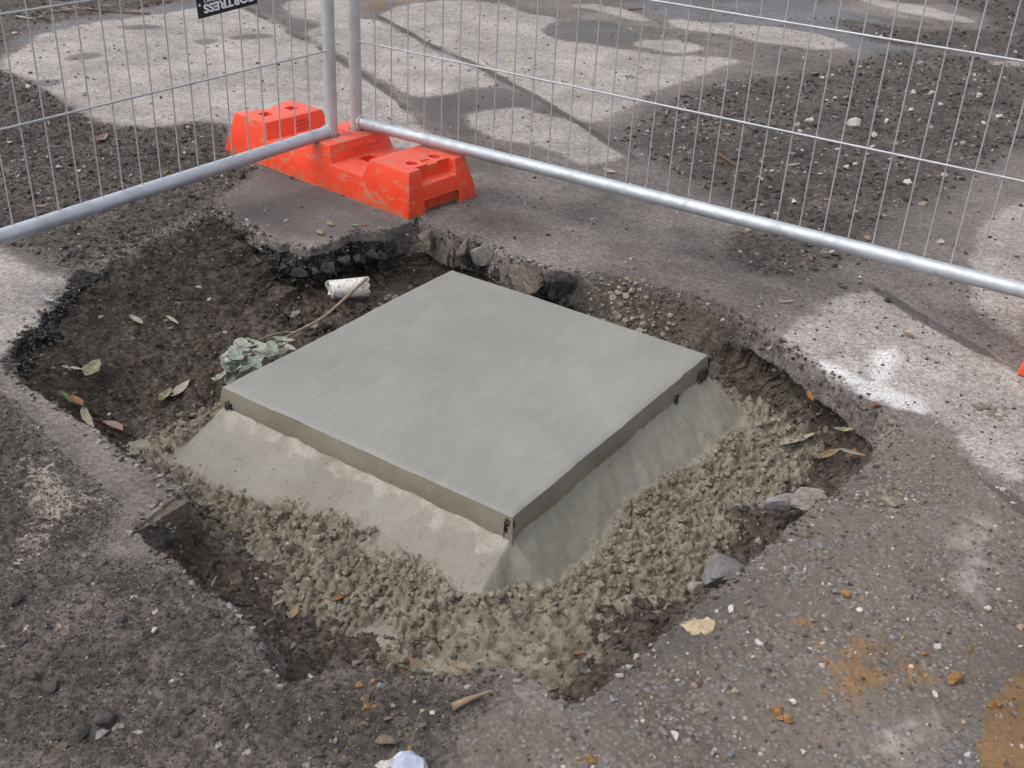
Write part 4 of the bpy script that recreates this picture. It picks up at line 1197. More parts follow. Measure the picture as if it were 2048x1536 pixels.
# mortar thrown on the soil at the back right
c = poly_points([[(1180,555),(1260,560),(1400,640),(1480,700),(1400,690),(1280,640),(1190,600)]], 260)
sz = .005 + .016 * rng.random(len(c)) ** 2
scatter("mortar_spatter", SLUMP, onground(c, sz), sz, choose(["fresh_mortar", "drier_mortar"], [.3, .7], len(c)), False, 1.0, label="pale mortar spatter on the crumbling rim behind the pad")
def splat(px, py, n_, spread, label):
    root = empty("mortar_splat", tuple(G(px, py)), label=label, category="mortar splat")
    b_ = G(px, py)
    for i in range(n_):
        a = random.uniform(0, 6.28); r = spread * math.sqrt(random.random())
        x_, y_ = b_[0] + r * math.cos(a) * 1.1, b_[1] + r * math.sin(a) * .85
        s_ = random.uniform(.006, .021) * (1 - .45 * r / spread)
        o = link("mortar_lump", stone_mesh('lump' if i % 2 else 'rock', random.randrange(6), M_MORT), root)
        o.location = (x_ - b_[0], y_ - b_[1], float(tsample(x_, y_)[0]) + s_ * .1); o.scale = (s_, s_, s_ * .6); o.rotation_euler = (0, 0, random.uniform(0, 6))
splat(1778, 1000, 60, .046, "splat of grey mortar on the pavement right of the pit")
splat(1985, 822, 40, .034, "dark mortar splat on the pale pavement by the right edge")
splat(1425, 705, 30, .028, "clump of pale mortar behind the pad's right corner")

# ------------------------------------------------------------------ gravel, clods
names = ["dark_stone", "soil_clod", "grey_stone", "pale_stone", "tan_stone", "brown_stone"]
def gravel(name, polys, n_, smin, smax, names_, wts, label, pw_=2.4, bases=None, sink=.12):
    c = poly_points(polys, n_)
    s_ = smin + (smax - smin) * rng.random(len(c)) ** pw_
    return scatter(name, bases or ANG + RND[:2], onground(c, s_, sink), s_, choose(names_, wts, len(c)), False, .5, label=label)
TINY = [hull_stone(8, .75, 400 + i) for i in range(8)]
gravel("gravel", [DIRT[1], DIRT[2]], 3600, .004, .024, names, [.50, .24, .14, .05, .03, .04], "dark gravel and broken rubble behind the right fence panel", 3.0)
gravel("soil_crumbs", [DIRT[0]], 7000, .003, .008, ["dark_stone", "soil_clod", "grey_stone", "brown_stone"], [.35, .5, .08, .07], "fine dirt crumbs under the left fence panel", 1.6, TINY, .0)
gravel("gravel", [DIRT[0]], 1800, .004, .022, names, [.45, .43, .06, .02, .01, .03], "dark loose gravel and soil under the left fence panel", 3.0)
PITP = [(x_, y_) for x_, y_ in PIT[:, :2]]
gravel("soil_crumbs", [PITP], 20000, .0025, .0070, ["dark_stone", "soil_clod", "grey_stone", "brown_stone"], [.3, .55, .05, .1], "fine crumbs of dark soil over the pit floor", 1.4, TINY, .0)
gravel("soil_crumbs", [PITP], 6500, .005, .017, names, [.46, .42, .06, .012, .01, .038], "crumbled dark soil and small stones on the pit floor", 3.0)
gravel("gravel", [AGG[0]], 1900, .003, .009, ["dark_stone", "grey_stone", "pale_stone", "tan_stone", "brown_stone", "blue_stone"], [.24, .26, .08, .08, .22, .12], "small exposed pebbles in the pavement right of the pit", 2.2, RND + ANG[:3], .22)
gravel("soil_crumbs", [DIRT[6], DIRT[8]], 12000, .0018, .0046, ["dark_stone", "soil_clod", "grey_stone", "brown_stone"], [.3, .5, .1, .1], "fine dirt crumbs over the front left pavement", 1.6, TINY, .0)
gravel("soil_crumbs", [DIRT[6], DIRT[8]], 1100, .003, .010, names, [.40, .45, .08, .01, .02, .04], "loose soil and grit over the front left pavement", 2.6)
gravel("gravel", [DIRT[3], DIRT[4], DIRT[5]], 700, .008, .03, names, [.5, .3, .1, .04, .03, .03], "dark grit at the far edge of the pavement", 2.5)
c = poly_points([[(548,528),(640,530),(760,500),(826,474),(880,500),(960,530),(900,545),(800,530),(700,560),(600,575),(552,560)],[(1000,540),(1060,565),(1150,580),(1180,610),(1120,590)]], 150)
sz = .008 + .030 * rng.random(len(c)) ** 2.2
scatter("rubble", [rough_rock(700 + i, 8, 2, .8, .02) for i in range(6)], onground(c, sz), sz, choose(["soil_clod", "dark_stone", "brown_stone", "tarry_stone", "old_concrete"], [.42, .16, .26, .10, .06], len(c)), False, .6, label="crumbled soil and rubble fallen along the foot of the back wall")
k_ = np.nonzero(seg[:, 2] < .056)[0]
pk = k_[rng.integers(0, len(k_), 1500)]
off_ = rng.normal(0, .009, len(pk))
nn_ = np.stack([-(np.roll(seg[:, :2], -1, 0) - seg[:, :2])[pk, 1], (np.roll(seg[:, :2], -1, 0) - seg[:, :2])[pk, 0]], 1)
nn_ /= np.linalg.norm(nn_, axis=1)[:, None] + 1e-9
c = seg[pk, :2] + nn_ * off_[:, None]
sz = .003 + .013 * rng.random(len(c)) ** 2.8
scatter("rim_crumbs", ANG, onground(c, sz), sz, choose(["old_concrete", "dark_stone", "soil_clod", "brown_stone", "grey_stone"], [.18, .3, .32, .14, .06], len(c)), False, .7, label="broken crumbs of pavement along the ragged rim of the pit")
WHOLE = [[(0,20),(2048,20),(2048,700),(1500,640),(1150,530),(830,430),(450,410),(0,480)]]
gravel("grit", WHOLE, 2600, .004, .014, names, [.5, .2, .12, .05, .05, .08], "scattered grit on the pavement behind the pit", 3.0)
gravel("grit", [[(2048,560),(2048,1020),(1900,900),(1800,840),(1560,680),(1500,640),(1500,560)]], 420, .003, .010, names, [.4, .1, .25, .12, .05, .08], "scattered grit on the pale pavement right of the pit", 2.6)
# stones one can pick out, placed where the photograph shows them
ORDN = ["nearest", "second", "third", "fourth", "fifth", "sixth", "seventh", "eighth", "ninth", "tenth", "eleventh", "twelfth", "thirteenth", "fourteenth", "fifteenth", "sixteenth"]
def stones(lst, group, label, mats, kinds=('ang', 'rnd'), marks=()):
    lst = [list(t) for t in lst]
    sect = {}
    for i, t in enumerate(lst):           # name each stone from the nearest thing one can find
        if len(t) < 4: t.append(mats[i % len(mats)])
        if len(t) > 4: continue
        nm, mx, my = min(marks, key=lambda q: math.hypot(q[1] - t[0], (q[2] - t[1]) * 1.5))
        dx, dy = t[0] - mx, (t[1] - my) * 1.5
        dr = ("right of" if dx > 0 else "left of") if abs(dx) > abs(dy) else ("in front of" if dy > 0 else "behind")
        sect.setdefault((nm, dr), []).append((math.hypot(dx, dy), i))
    for (nm, dr), l_ in sect.items():
        for k_, (_, i) in enumerate(sorted(l_)):
            t = lst[i]; big_ = "larger" if t[2] >= 20 else "small"
            colr = {M_PALE.name: "whitish", M_TAN.name: "tan", M_DARKSTONE.name: "dark", M_SOIL.name: "dark", M_BROWN.name: "brown", M_GREYSTONE.name: "grey", M_BLUESTONE.name: "bluish", M_OCHRE.name: "ochre"}[t[3].name]
            t.append(f"{big_} {colr} {label}, {ORDN[k_]} one {dr} {nm}")
    for i, t in enumerate(lst):
        px, py, wpx = t[:3]; mat = t[3] if len(t) > 3 else mats[i % len(mats)]
        lb = t[4] if len(t) > 4 else label
        p = G(px, py); z = float(tsample(p[0], p[1])[0])
        p = G(px, py, z); z = float(tsample(p[0], p[1])[0])
        s_ = wpx * 1.15 * float(np.dot(p - CAM, FWD)) / FPX
        o = link("stone", stone_mesh(random.choice(kinds), random.randrange(6), mat), None, label=lb, category="stone", group=group)
        o.location = (p[0], p[1], z + s_ * .16); o.scale = (s_ * 1.05,) * 3; o.rotation_euler = (random.uniform(-.3, .3), random.uniform(-.3, .3), random.uniform(0, 6.3))
T, W_, D_, B_, GR = M_TAN, M_PALE, M_DARKSTONE, M_BROWN, M_GREYSTONE
stones([(1665,510,30,W_,"large whitish stone lying just in front of the right bottom rail"),(1620,519,19,B_,"round brown stone left of the large whitish stone by the rail"),(1495,462,20,T,"tan stone half under the right bottom rail"),(1588,404,17,W_),(1632,394,12,T),
 (1845,411,17,T,"lone tan stone behind the right panel on brown dirt"),(1880,485,17,W_),(1736,480,18,T,"tan stone tucked behind the right bottom rail"),(1716,566,15,GR),(1719,556,11,W_),(1748,579,16,B_),(1775,603,14,D_),(1705,252,26,W_,"longest whitish stone in the middle of the rubble"),(1748,272,14,W_),
 (1618,243,16,W_),(1594,252,13,W_),(1633,253,10,GR),(1692,337,19,W_),(1610,346,12,W_),(1640,350,10,W_),(1805,328,14,GR),(1815,364,18,W_),(1887,353,13,W_),(1858,353,12,GR),(1795,330,12,GR),(1826,187,16,W_),(1860,189,16,W_),(1944,190,14,GR),(1821,222,14,W_),(1773,242,12,W_),(1898,265,12,GR),(1925,287,12,GR),(1912,291,10,W_),(1807,286,10,GR),(1720,136,13,T),(1840,130,15,GR),(1842,142,12,GR),(1640,112,10,T),(1609,120,9,T),(1670,198,9,W_),(1690,196,10,GR),(1583,312,18,GR),(1737,200,8,W_),(1800,130,9,W_),(1880,210,10,W_),(1950,152,9,W_),(1997,236,14,W_),(1735,312,12,W_),(1674,300,13,W_),(1600,262,10,W_)],
 "pale stones among the rubble", "rubble stone", [W_, GR], marks=[("the longest whitish stone",1705,252),("the lone tan stone",1845,411),("the large whitish rail stone",1665,510),("the tan leaf on the asphalt",1630,150)])
stones([(118,337,15,W_,"pale stone in the dark dirt behind the left rail"),(20,287,14,W_),(369,307,11,W_),(376,253,9,W_),(57,176,13,W_),(48,193,16,D_),(170,190,13,GR),(15,141,12,W_),(60,147,10,D_),(243,448,12,D_),(330,118,8,D_),(323,196,9,D_),(140,122,9,W_),(97,165,8,D_),(573,443,12,W_,"small white stone on the dirty slab in front of the orange foot"),(500,527,8,W_),(350,340,16,D_),(480,355,22,M_SOIL),(455,352,16,M_SOIL),(245,477,20,D_),(205,500,22,D_),(372,495,16,D_),(160,515,22,D_),(285,468,14,D_),(410,480,14,D_)],
 "stones on the dirt under the left fence panel", "stone", [D_, GR], marks=[("the reddish leaf under the left fence",205,282),("the orange block's dirty slab",520,440),("the tan leaf at far left",45,200),("the left pavement piece",130,545)])
stones([(1462,1222,19,W_,"smooth whitish pebble by the front right rim of the pit"),(1352,1475,26,W_),(1430,1333,18,B_),(1395,1362,20,B_),(1398,1423,24,T),(1470,1385,20,T),(1450,1373,16,GR),(1388,1372,14,T),(1585,1406,18,W_),(1517,1288,17,W_),(1538,1298,18,D_),(1672,1185,20,GR),(1660,1170,10,W_),(1700,1170,14,D_),(1610,1139,10,W_),(1718,1222,12,W_),(1612,1070,22,B_),(1825,1138,18,T),(1772,1184,18,GR),(1903,1258,17,T),(1975,1218,14,W_),(1890,1192,16,GR),(1875,1295,18,W_),(2040,1255,16,T),(1645,1334,16,W_),(1700,1312,10,GR),(1890,1520,22,B_),(1425,1508,14,GR),(1605,1505,16,W_),(1545,1480,12,GR),(1470,1465,10,GR),(1870,1390,14,W_),(1720,1221,16,W_),(1380,1468,10,GR),(1310,1332,10,GR),(1490,1235,16,B_),(1700,1255,16,B_),(1650,1260,16,T),(1522,1052,13,T),(1640,1095,15,M_BLUESTONE),(1595,1048,10,M_BLUESTONE),(1655,1135,12,M_BLUESTONE),(1665,1395,10,M_BLUESTONE),(1460,1510,18,M_BLUESTONE),(1815,1240,12,W_)],
 "pebbles on the pavement right of the pit", "pebble", [W_, GR, T], ('rnd', 'ang'), marks=[("the yellow wood flake",1395,1252),("the large angular grey stone",1447,1140),("the largest ochre clod",1912,1362),("the mortar splat on the pavement",1778,1000)])
stones([(773,1487,36,B_,"largest brown clod at the bottom centre"),(725,1452,26,B_),(777,1440,18,B_),(806,1449,18,B_),(843,1452,19,B_),(735,1400,22,B_),(738,1470,18,D_),(762,1374,20,GR),(800,1468,16,B_),(845,1425,14,T),(700,1465,18,D_),(865,1427,13,W_),(690,1530,24,D_),(640,1510,26,D_),(668,1486,17,GR),(212,1440,44,D_,"longest dark stone at the lower left"),(160,1470,36,D_),(205,1470,24,GR),(245,1455,18,GR),(143,1450,22,D_),(120,1254,12,T),(310,1260,16,W_),(40,1290,30,D_),(30,1200,30,D_),(240,1240,24,D_),(190,1330,24,D_),(380,1425,22,D_),(290,1430,30,D_),(100,1380,34,D_),(60,1350,36,D_),(500,1350,20,D_),(560,1380,18,GR),(120,1500,34,B_),(350,1470,20,D_),(430,1480,18,D_)],
 "clods on the front pavement", "clod", [D_, B_], ('ang', 'rnd'), marks=[("the pale seed pod",945,1405),("the longest dark stone at lower left",212,1440),("the largest brown clod",773,1487),("the front left pit rim",470,1220)])
stones([(718,1372,15),(748,1377,10),(746,1363,11),(727,1400,11),(733,1415,13),(750,1410,11),(728,1418,9),(672,1503,9),(735,1440,7)],
 "ochre clay clods at the bottom centre", "clay clod", [M_OCHRE], ('rnd',), marks=[("the blue plastic scrap",815,1525),("the pale seed pod",905,1400)])
stones([(1912,1362,42,M_OCHRE,"largest ochre clay clod near the lower right corner"),(1980,1412,16),(1996,1410,20),(1555,1425,26),(1575,1440,24),(1560,1440,18),(1690,1190,22),(1940,1300,20),(1850,1310,16),(820,1500,12,M_OCHRE,"ochre crumb beside the plastic scrap at the bottom"),(1180,1522,20,M_OCHRE),(1160,1520,10)],
 "ochre clay clods on the right pavement", "clay clod", [M_OCHRE], ('rnd', 'ang'), marks=[("the largest ochre clod",1912,1362),("the yellow wood flake",1395,1252)])
stones([(275,665,13),(345,688,14),(280,710,16),(240,560,12),(150,505,16),(120,500,12),(345,500,12),(370,520,16),(300,600,14),(360,650,12),(420,670,12),(290,760,16),(170,770,16),(210,700,14),(240,790,18),(300,790,14),(190,640,12),(380,740,14),(430,620,10),(540,640,10),(880,560,12),(780,590,14),(1660,870,12),(1700,900,14),(1640,930,14),(1560,960,12),(1580,830,10),(1500,990,14)],
 "stones on the pit floor", "pit stone", [D_, GR, D_, B_], ('ang', 'rnd'), marks=[("the broad olive leaf in the pit",190,765),("the gum branch's leaves",500,715),("the white pipe piece",696,576),("the large pale leaf in the pit",1595,892),("the pale torn leaf",273,652)])

# ------------------------------------------------------------------ leaves, twigs, litter
def leaf_material(name, a, b, spot=None, k=.64):
    a, b = tuple(v * k for v in a), tuple(v * k for v in b)
    n = NT(name); n.co = n.obj
    f, g = n.noise(70, 4, .6), n.noise(260, 3, .7)
    c = n.mix(n.ms(f, .3, .7), a, b)
    c = n.mix(n.math('MULTIPLY', n.ms(n.noise(120, 4, .7), .54, .64), .5), c, (.11, .085, .06))
    if spot: c = n.mix(n.ms(g, .56, .66), c, spot)
    return n.end(c, .62, n.bump(f, .0012, .4), spec=.3)
ML_PALE = leaf_material("pale_dry_leaf", (.42, .37, .29), (.56, .52, .43), (.30, .24, .17))
ML_TAN = leaf_material("tan_leaf", (.34, .24, .14), (.46, .34, .21))
ML_OLIVE = leaf_material("olive_leaf", (.22, .215, .12), (.34, .33, .20), (.42, .39, .28))
ML_ORANGE = leaf_material("orange_brown_leaf", (.28, .12, .045), (.42, .21, .085))
ML_PINK = leaf_material("pinkish_leaf", (.33, .20, .155), (.44, .29, .23))
ML_GREEN = leaf_material("green_leaf", (.07, .12, .03), (.13, .19, .055))
ML_GUM = leaf_material("mortar_dusted_gum_leaf", (.255, .275, .225), (.365, .38, .325), (.46, .455, .395), .95)
ML_GUMD = leaf_material("blue_green_gum_leaf", (.15, .19, .165), (.235, .27, .235), (.40, .42, .375), .9)
def leaf_mesh(name, L_, W_2, curl, fold, bend, mat, ragged=0.0, seed=0, n_=14, m_=4):
    r = np.random.default_rng(seed); bm = bmesh.new(); rows = []
    for i in range(n_ + 1):
        t = i / n_
        wd = W_2 * (math.sin(math.pi * min(1, t * .98 + .02)) ** .75) * (1.12 - .35 * t)
        row = []
        for j in range(-m_, m_ + 1):
            s = j / m_
            wob = 1 + ragged * r.normal() * (abs(s) ** 2)
            y_ = wd * s * wob + bend * math.sin(math.pi * t) * L_
            z_ = abs(s) ** 1.4 * wd * fold + curl * L_ * (t - .5) ** 2 * 4 * (.25) + ragged * L_ * .03 * r.normal()
            row.append(bm.verts.new(((t - .5) * L_, y_, z_)))
        rows.append(row)
    for i in range(n_):
        for j in range(2 * m_):
            f = bm.faces.new((rows[i][j], rows[i + 1][j], rows[i + 1][j + 1], rows[i][j + 1])); f.smooth = True
    bmesh.ops.remove_doubles(bm, verts=bm.verts, dist=1e-5)
    bmesh.ops.recalc_face_normals(bm, faces=bm.faces)
    thicken(bm, .0005)
    me = bpy.data.meshes.new(name); bm.to_mesh(me); bm.free(); me.materials.append(mat)
    return me
lseed = [0]
def ground_pt(px, py):
    p = G(px, py)
    for _ in range(3):
        z = float(tsample(p[0], p[1])[0]); p = G(px, py, z)
    return p
def leaf(p0, p1, wr, mat, label, curl=.25, fold=.5, bend=.0, rag=.08, lift=.004, roll=0.0, name="leaf", cat="leaf", group="fallen leaves", z=None):
    zf = z
    if zf is None: zf = float(ground_pt((p0[0] + p1[0]) / 2, (p0[1] + p1[1]) / 2)[2])
    a, b = G(*p0, zf), G(*p1, zf)
    L_ = float(np.linalg.norm(b[:2] - a[:2])); lseed[0] += 1
    o = link(name, leaf_mesh(name, L_, L_ * wr * .42, curl, fold, bend, mat, rag, lseed[0]), None, label=label, category=cat)
    if group: o['group'] = group
    c = (a + b) / 2
    zz = max(zf, float(np.sort(tsample(np.array([c[0], a[0], b[0]]), np.array([c[1], a[1], b[1]])))[1]))
    if z is not None: zz = z
    o.location = (c[0], c[1], zz + lift); o.rotation_euler = (roll, 0, math.atan2(b[1] - a[1], b[0] - a[0]))
    return o
LV = [
 ((126,746),(168,752),.28,ML_PALE,"pale narrow leaf in the left of the pit, below the dark rounded stone"),
 ((176,782),(203,748),.55,ML_OLIVE,"broad olive leaf in the left of the pit"),
 ((260,644),(287,661),.42,ML_PALE,"pale torn leaf, upper of two in the middle of the soil left of the pad"),
 ((334,660),(360,677),.26,ML_PALE,"thin pale leaf right of the torn leaf on the soil left of the pad"),
 ((343,800),(380,766),.36,ML_PALE,"pale leaf leaning beside the crumbs at the pad's left corner"),
 ((322,811),(343,784),.50,ML_OLIVE,"olive leaf touching the pale leaf by the pad's left corner"),
 ((119,788),(143,812),.26,ML_GREEN,"small green leaf at the left rim of the pit"),
 ((168,820),(191,864),.22,ML_PALE,"pale narrow leaf hanging at the left rim of the pit"),
 ((206,850),(246,868),.62,ML_PINK,"broad pinkish leaf on the left rim of the pit"),
 ((146,818),(170,838),.45,ML_ORANGE,"crumpled orange leaf under the left rim of the pit"),
 ((270,904),(298,899),.4,ML_TAN,"tan leaf on the crumbs at the left rim"),
 ((546,1217),(568,1204),.3,ML_PALE,"small white leaf in the front of the pit"),
 ((586,1242),(596,1216),.5,ML_TAN,"small tan leaf in the front of the pit"),
 ((656,1214),(710,1186),.30,ML_ORANGE,"curled brown leaf on the front crumbs"),
 ((828,1292),(846,1286),.5,ML_PINK,"little pinkish leaf at the edge of the front crumbs"),
 ((814,1318),(840,1338),.20,ML_ORANGE,"narrow orange leaf in the front of the pit"),
 ((902,1334),(946,1342),.42,ML_TAN,"curled brown leaf with a grey spike at the front rim"),
 ((1056,1336),(1112,1310),.20,ML_OLIVE,"long olive leaf at the front rim of the pit"),
 ((1164,1264),(1182,1274),.55,ML_PINK,"upper small pinkish leaf on the front right crumbs"),
 ((1158,1296),(1187,1290),.62,ML_PINK,"wide pinkish leaf on the front right crumbs"),
 ((1116,1304),(1138,1312),.5,ML_PINK,"pinkish leaf left of the wide pinkish leaf"),
 ((1145,1312),(1164,1312),.5,ML_ORANGE,"brownish leaf below the wide pinkish leaf"),
 ((1560,904),(1630,880),.32,ML_PALE,"large pale leaf in the right of the pit"),
 ((1600,850),(1612,872),.36,ML_ORANGE,"orange curled leaf above the large pale leaf in the pit"),
 ((1678,904),(1729,916),.30,ML_PALE,"curved whitish leaf against the right rim of the pit"),
 ((1634,924),(1680,904),.28,ML_TAN,"tan leaf left of the curved whitish leaf"),
 ((1688,938),(1707,918),.32,ML_ORANGE,"small brown leaf by the right rim of the pit"),
 ((1658,892),(1702,893),.36,ML_OLIVE,"dull olive leaf by the right rim of the pit"),
 ((1722,890),(1741,880),.55,ML_ORANGE,"orange leaf in the right corner of the pit"),
 ((1804,668),(1836,681),.34,ML_ORANGE,"orange leaf on the pale pavement right of the pit"),
 ((1554,607),(1588,606),.20,ML_PALE,"pale curved leaf on the dirty pavement behind the pit"),
 ((1206,342),(1234,349),.40,ML_PALE,"peach coloured leaf just behind the right bottom rail"),
 ((68,418),(98,415),.28,ML_TAN,"tan chip of leaf behind the left bottom rail"),
 ((193,289),(216,275),.45,ML_PINK,"reddish leaf in the dirt behind the left panel"),
 ((28,202),(62,197),.16,ML_TAN,"tan leaf far left behind the left panel"),
 ((422,285),(456,281),.10,ML_GREEN,"thin green blade beside the far end of the orange foot"),
 ((1575,335),(1600,331),.22,ML_PALE,"pale leaf in the rubble behind the right rail"),
 ((1536,376),(1545,380),.5,ML_TAN,"tiny tan leaf in the rubble behind the right rail"),
 ((1406,331),(1424,330),.3,ML_ORANGE,"brown leaf at the left of the rubble"),
 ((1708,208),(1720,206),.4,ML_ORANGE,"orange leaf in the far rubble"),
 ((1623,152),(1636,148),.5,ML_TAN,"tan leaf standing on the far asphalt"),
 ((658,540),(670,548),.5,ML_TAN,"dry leaf left of the white pipe piece"),
 ((704,548),(724,551),.45,ML_PALE,"small pale leaf behind the white pipe piece"),
 ((724,549),(740,549),.4,ML_ORANGE,"brown leaf behind the tip of the fallen branch"),
 ((697,596),(712,598),.6,ML_TAN,"dry leaf in front of the white pipe piece"),
 ((638,556),(650,565),.5,ML_TAN,"brown leaf fragment against the back wall"),
 ((1485,1213),(1500,1205),.3,ML_TAN,"leaf shred near the pit's right front rim"),
]
for t in LV: leaf(*t, curl=random.uniform(.15, .5), fold=random.uniform(.2, .7), bend=random.uniform(-.06, .06), roll=random.uniform(-.3, .3), group=None)
# dry litter, far left
lit = []
for i in range(26):
    px, py = random.uniform(0, 330), random.uniform(0, 42)
    if py > 40 - px * .1: continue
    leaf((px, py), (px + random.uniform(14, 40), py + random.uniform(-3, 6)), .22, random.choice([ML_TAN, ML_PALE, ML_ORANGE]), "dry strip of leaf litter at the far left of the pavement", group="leaf litter at the far left")
# straw shreds on the back-left soil
for i in range(26):
    px, py = random.uniform(330, 560), random.uniform(430, 570)
    if py < 415 + max(0, px - 430) * .55: continue
    a = random.uniform(0, 6.28); l_ = random.uniform(5, 11)
    leaf((px, py), (px + l_ * math.cos(a), py + l_ * .6 * math.sin(a)), .16, ML_PALE, "straw shred on the soil below the dirty slab", name="straw", cat="straw", group="straw shreds on the soil")
def rod(name, pts, r0, r1, mat, sides_=8):
    bm = bmesh.new(); R_ = []; n_ = len(pts)
    P_ = [Vector(p) for p in pts]
    for i, p in enumerate(P_):
        d = (P_[min(i + 1, n_ - 1)] - P_[max(i - 1, 0)]).normalized(); a = d.orthogonal().normalized(); b = d.cross(a)
        r = r0 + (r1 - r0) * i / (n_ - 1)
        R_.append([bm.verts.new(p + (a * math.cos(t) + b * math.sin(t)) * r) for t in (2 * math.pi * k_ / sides_ for k_ in range(sides_))])
    for i in range(n_ - 1):
        for j in range(sides_):
            f = bm.faces.new((R_[i][j], R_[i][(j + 1) % sides_], R_[i + 1][(j + 1) % sides_], R_[i + 1][j])); f.smooth = True
    bm.faces.new([bm.verts.new(v.co) for v in reversed(R_[0])]); bm.faces.new([bm.verts.new(v.co) for v in R_[-1]])
    me = bpy.data.meshes.new(name); bm.to_mesh(me); bm.free(); me.materials.append(mat)
    return me
M_TWIG = stone_material("dry_twig", (.26, .20, .145), (.37, .30, .225), 90)
M_TWIGD = stone_material("brown_twig", (.12, .075, .045), (.20, .135, .085), 90)
def line3(px, zs, wob=.0):
    return [tuple(G(x_, y_, z_) + rng.normal(0, wob, 3)) for (x_, y_), z_ in zip(px, zs)]
def smooth_pts(p, n_=5):
    p = np.array(p); out = []
    for i in range(len(p) - 1):
        p0, p1, p2, p3 = p[max(i - 1, 0)], p[i], p[i + 1], p[min(i + 2, len(p) - 1)]
        for k_ in range(n_):
            t = k_ / n_
            out.append(.5 * ((2 * p1) + (-p0 + p2) * t + (2 * p0 - 5 * p1 + 4 * p2 - p3) * t * t + (-p0 + 3 * p1 - 3 * p2 + p3) * t ** 3))
    out.append(p[-1]); return out
bran = empty("fallen_branch", tuple(G(560, 680, -.08)), label="dead gum branch with dusty grey-green leaves lying along the pad's left edge", category="branch")
bo = np.array(G(560, 680, -.08))
def bpart(name, pts, r0, r1, mat):
    link(name, rod(name, [tuple(np.array(p) - bo) for p in smooth_pts(pts)], r0, r1, mat), bran)
bpart("stem", line3([(733,557),(708,580),(680,606),(650,632),(620,650),(590,665),(572,674)], [-.045,-.055,-.066,-.072,-.075,-.075,-.072]), .0036, .0028, M_TWIG)
bpart("twig", line3([(590,664),(560,666),(535,673),(508,684),(490,690),(470,696)], [-.074,-.068,-.06,-.055,-.05,-.05]), .0022, .001, M_TWIG)
bpart("twig", line3([(574,673),(555,680),(540,690),(515,695),(495,692)], [-.072,-.066,-.06,-.055,-.05]), .002, .001, M_TWIG)
bpart("twig", line3([(572,674),(575,685),(568,700),(560,712)], [-.072,-.06,-.05,-.045]), .0018, .0009, M_TWIG)
bpart("twig", line3([(500,688),(475,694),(463,700),(460,715)], [-.05,-.045,-.045,-.05]), .0014, .0008, M_TWIG)
gum = [((497,690),(545,695),.40),((490,700),(510,688),.7),((468,700),(488,725),.55),((478,690),(505,705),.7),((508,700),(533,698),.5),((548,695),(575,690),.6),((550,683),(585,682),.45),((570,690),(590,700),.55),
 ((480,715),(502,708),.5),((508,702),(528,722),.75),((530,715),(558,700),.75),((448,735),(470,722),.5),((444,714),(466,704),.55),((450,728),(462,762),.6),((465,735),(480,715),.55),((478,738),(505,725),.65),
 ((510,735),(526,715),.6),((484,748),(510,735),.5),((436,772),(452,750),.55),((452,765),(466,740),.5),((500,722),(520,738),.6),((556,708),(575,700),.6),((470,750),(485,738),.5),((540,690),(556,705),.6)]
for i, (a, b, wr) in enumerate(gum):
    z_ = -.052 + .022 * (i % 3) / 2 - .012 * ((a[1] - 690) / 80)
    pa, pb = np.array(G(*a, z_)), np.array(G(*b, z_)); L_ = float(np.linalg.norm(pb - pa)) * 1.3
    o = link("leaf", leaf_mesh("leaf", L_, L_ * wr * .36, random.uniform(.2, .9), random.uniform(.2, .9), random.uniform(-.14, .14), [ML_GUM, ML_GUM, ML_GUMD][i % 3], .13, 900 + i), bran)
    o.location = tuple((pa + pb) / 2 - bo); o.rotation_euler = (random.uniform(-.2, .45), random.uniform(-.3, .3), math.atan2(pb[1] - pa[1], pb[0] - pa[0]))
# white pipe piece under the branch tip
def pipe_piece():
    bm = bmesh.new(); n_, m_ = 34, 14; L_, r = .092, .0185
    arc = math.radians(292); a0 = math.radians(-56)
    G0 = []
    for i in range(m_ + 1):
        row = []
        for j in range(n_ + 1):
            a = a0 + arc * j / n_
            x_ = (i / m_ - .5) * L_
            if i == 0: x_ += .003 * math.sin(j * .5) + .016 * max(0, math.sin((j - 15) / 34 * 3.14159))
            if i == m_: x_ += .002 * math.sin(j * 1.3)
            rr_ = r * (1 + .10 * (i / m_)) + .003 * j / n_
            row.append(bm.verts.new((x_, rr_ * math.cos(a), rr_ * math.sin(a))))
        G0.append(row)
    for i in range(m_):
        for j in range(n_):
            f = bm.faces.new((G0[i][j], G0[i + 1][j], G0[i + 1][j + 1], G0[i][j + 1])); f.smooth = True
    bmesh.ops.recalc_face_normals(bm, faces=bm.faces); thicken(bm, .0022)
    me = bpy.data.meshes.new("pipe_piece"); bm.to_mesh(me); bm.free()
    n = NT("dirty_white_plastic"); n.co = n.obj
    f, g = n.noise(45, 5, .7), n.noise(230, 4, .7)
    c = n.mix(n.ms(g, .52, .60), (.66, .64, .60), (.30, .27, .23)); c = n.mix(n.ms(f, .56, .66), c, (.36, .25, .13))
    me.materials.append(n.end(c, .5, n.bump(g, .0008, .3)))
    return me
pa = G(696, 576, -.072)
pp = link("pipe_piece", pipe_piece(), None, label="broken piece of dirty white plastic pipe in the pit behind the pad", category="pipe piece")
pp.location = (pa[0], pa[1], -.072); pp.rotation_euler = (math.radians(-12), math.radians(-3), math.radians(12))
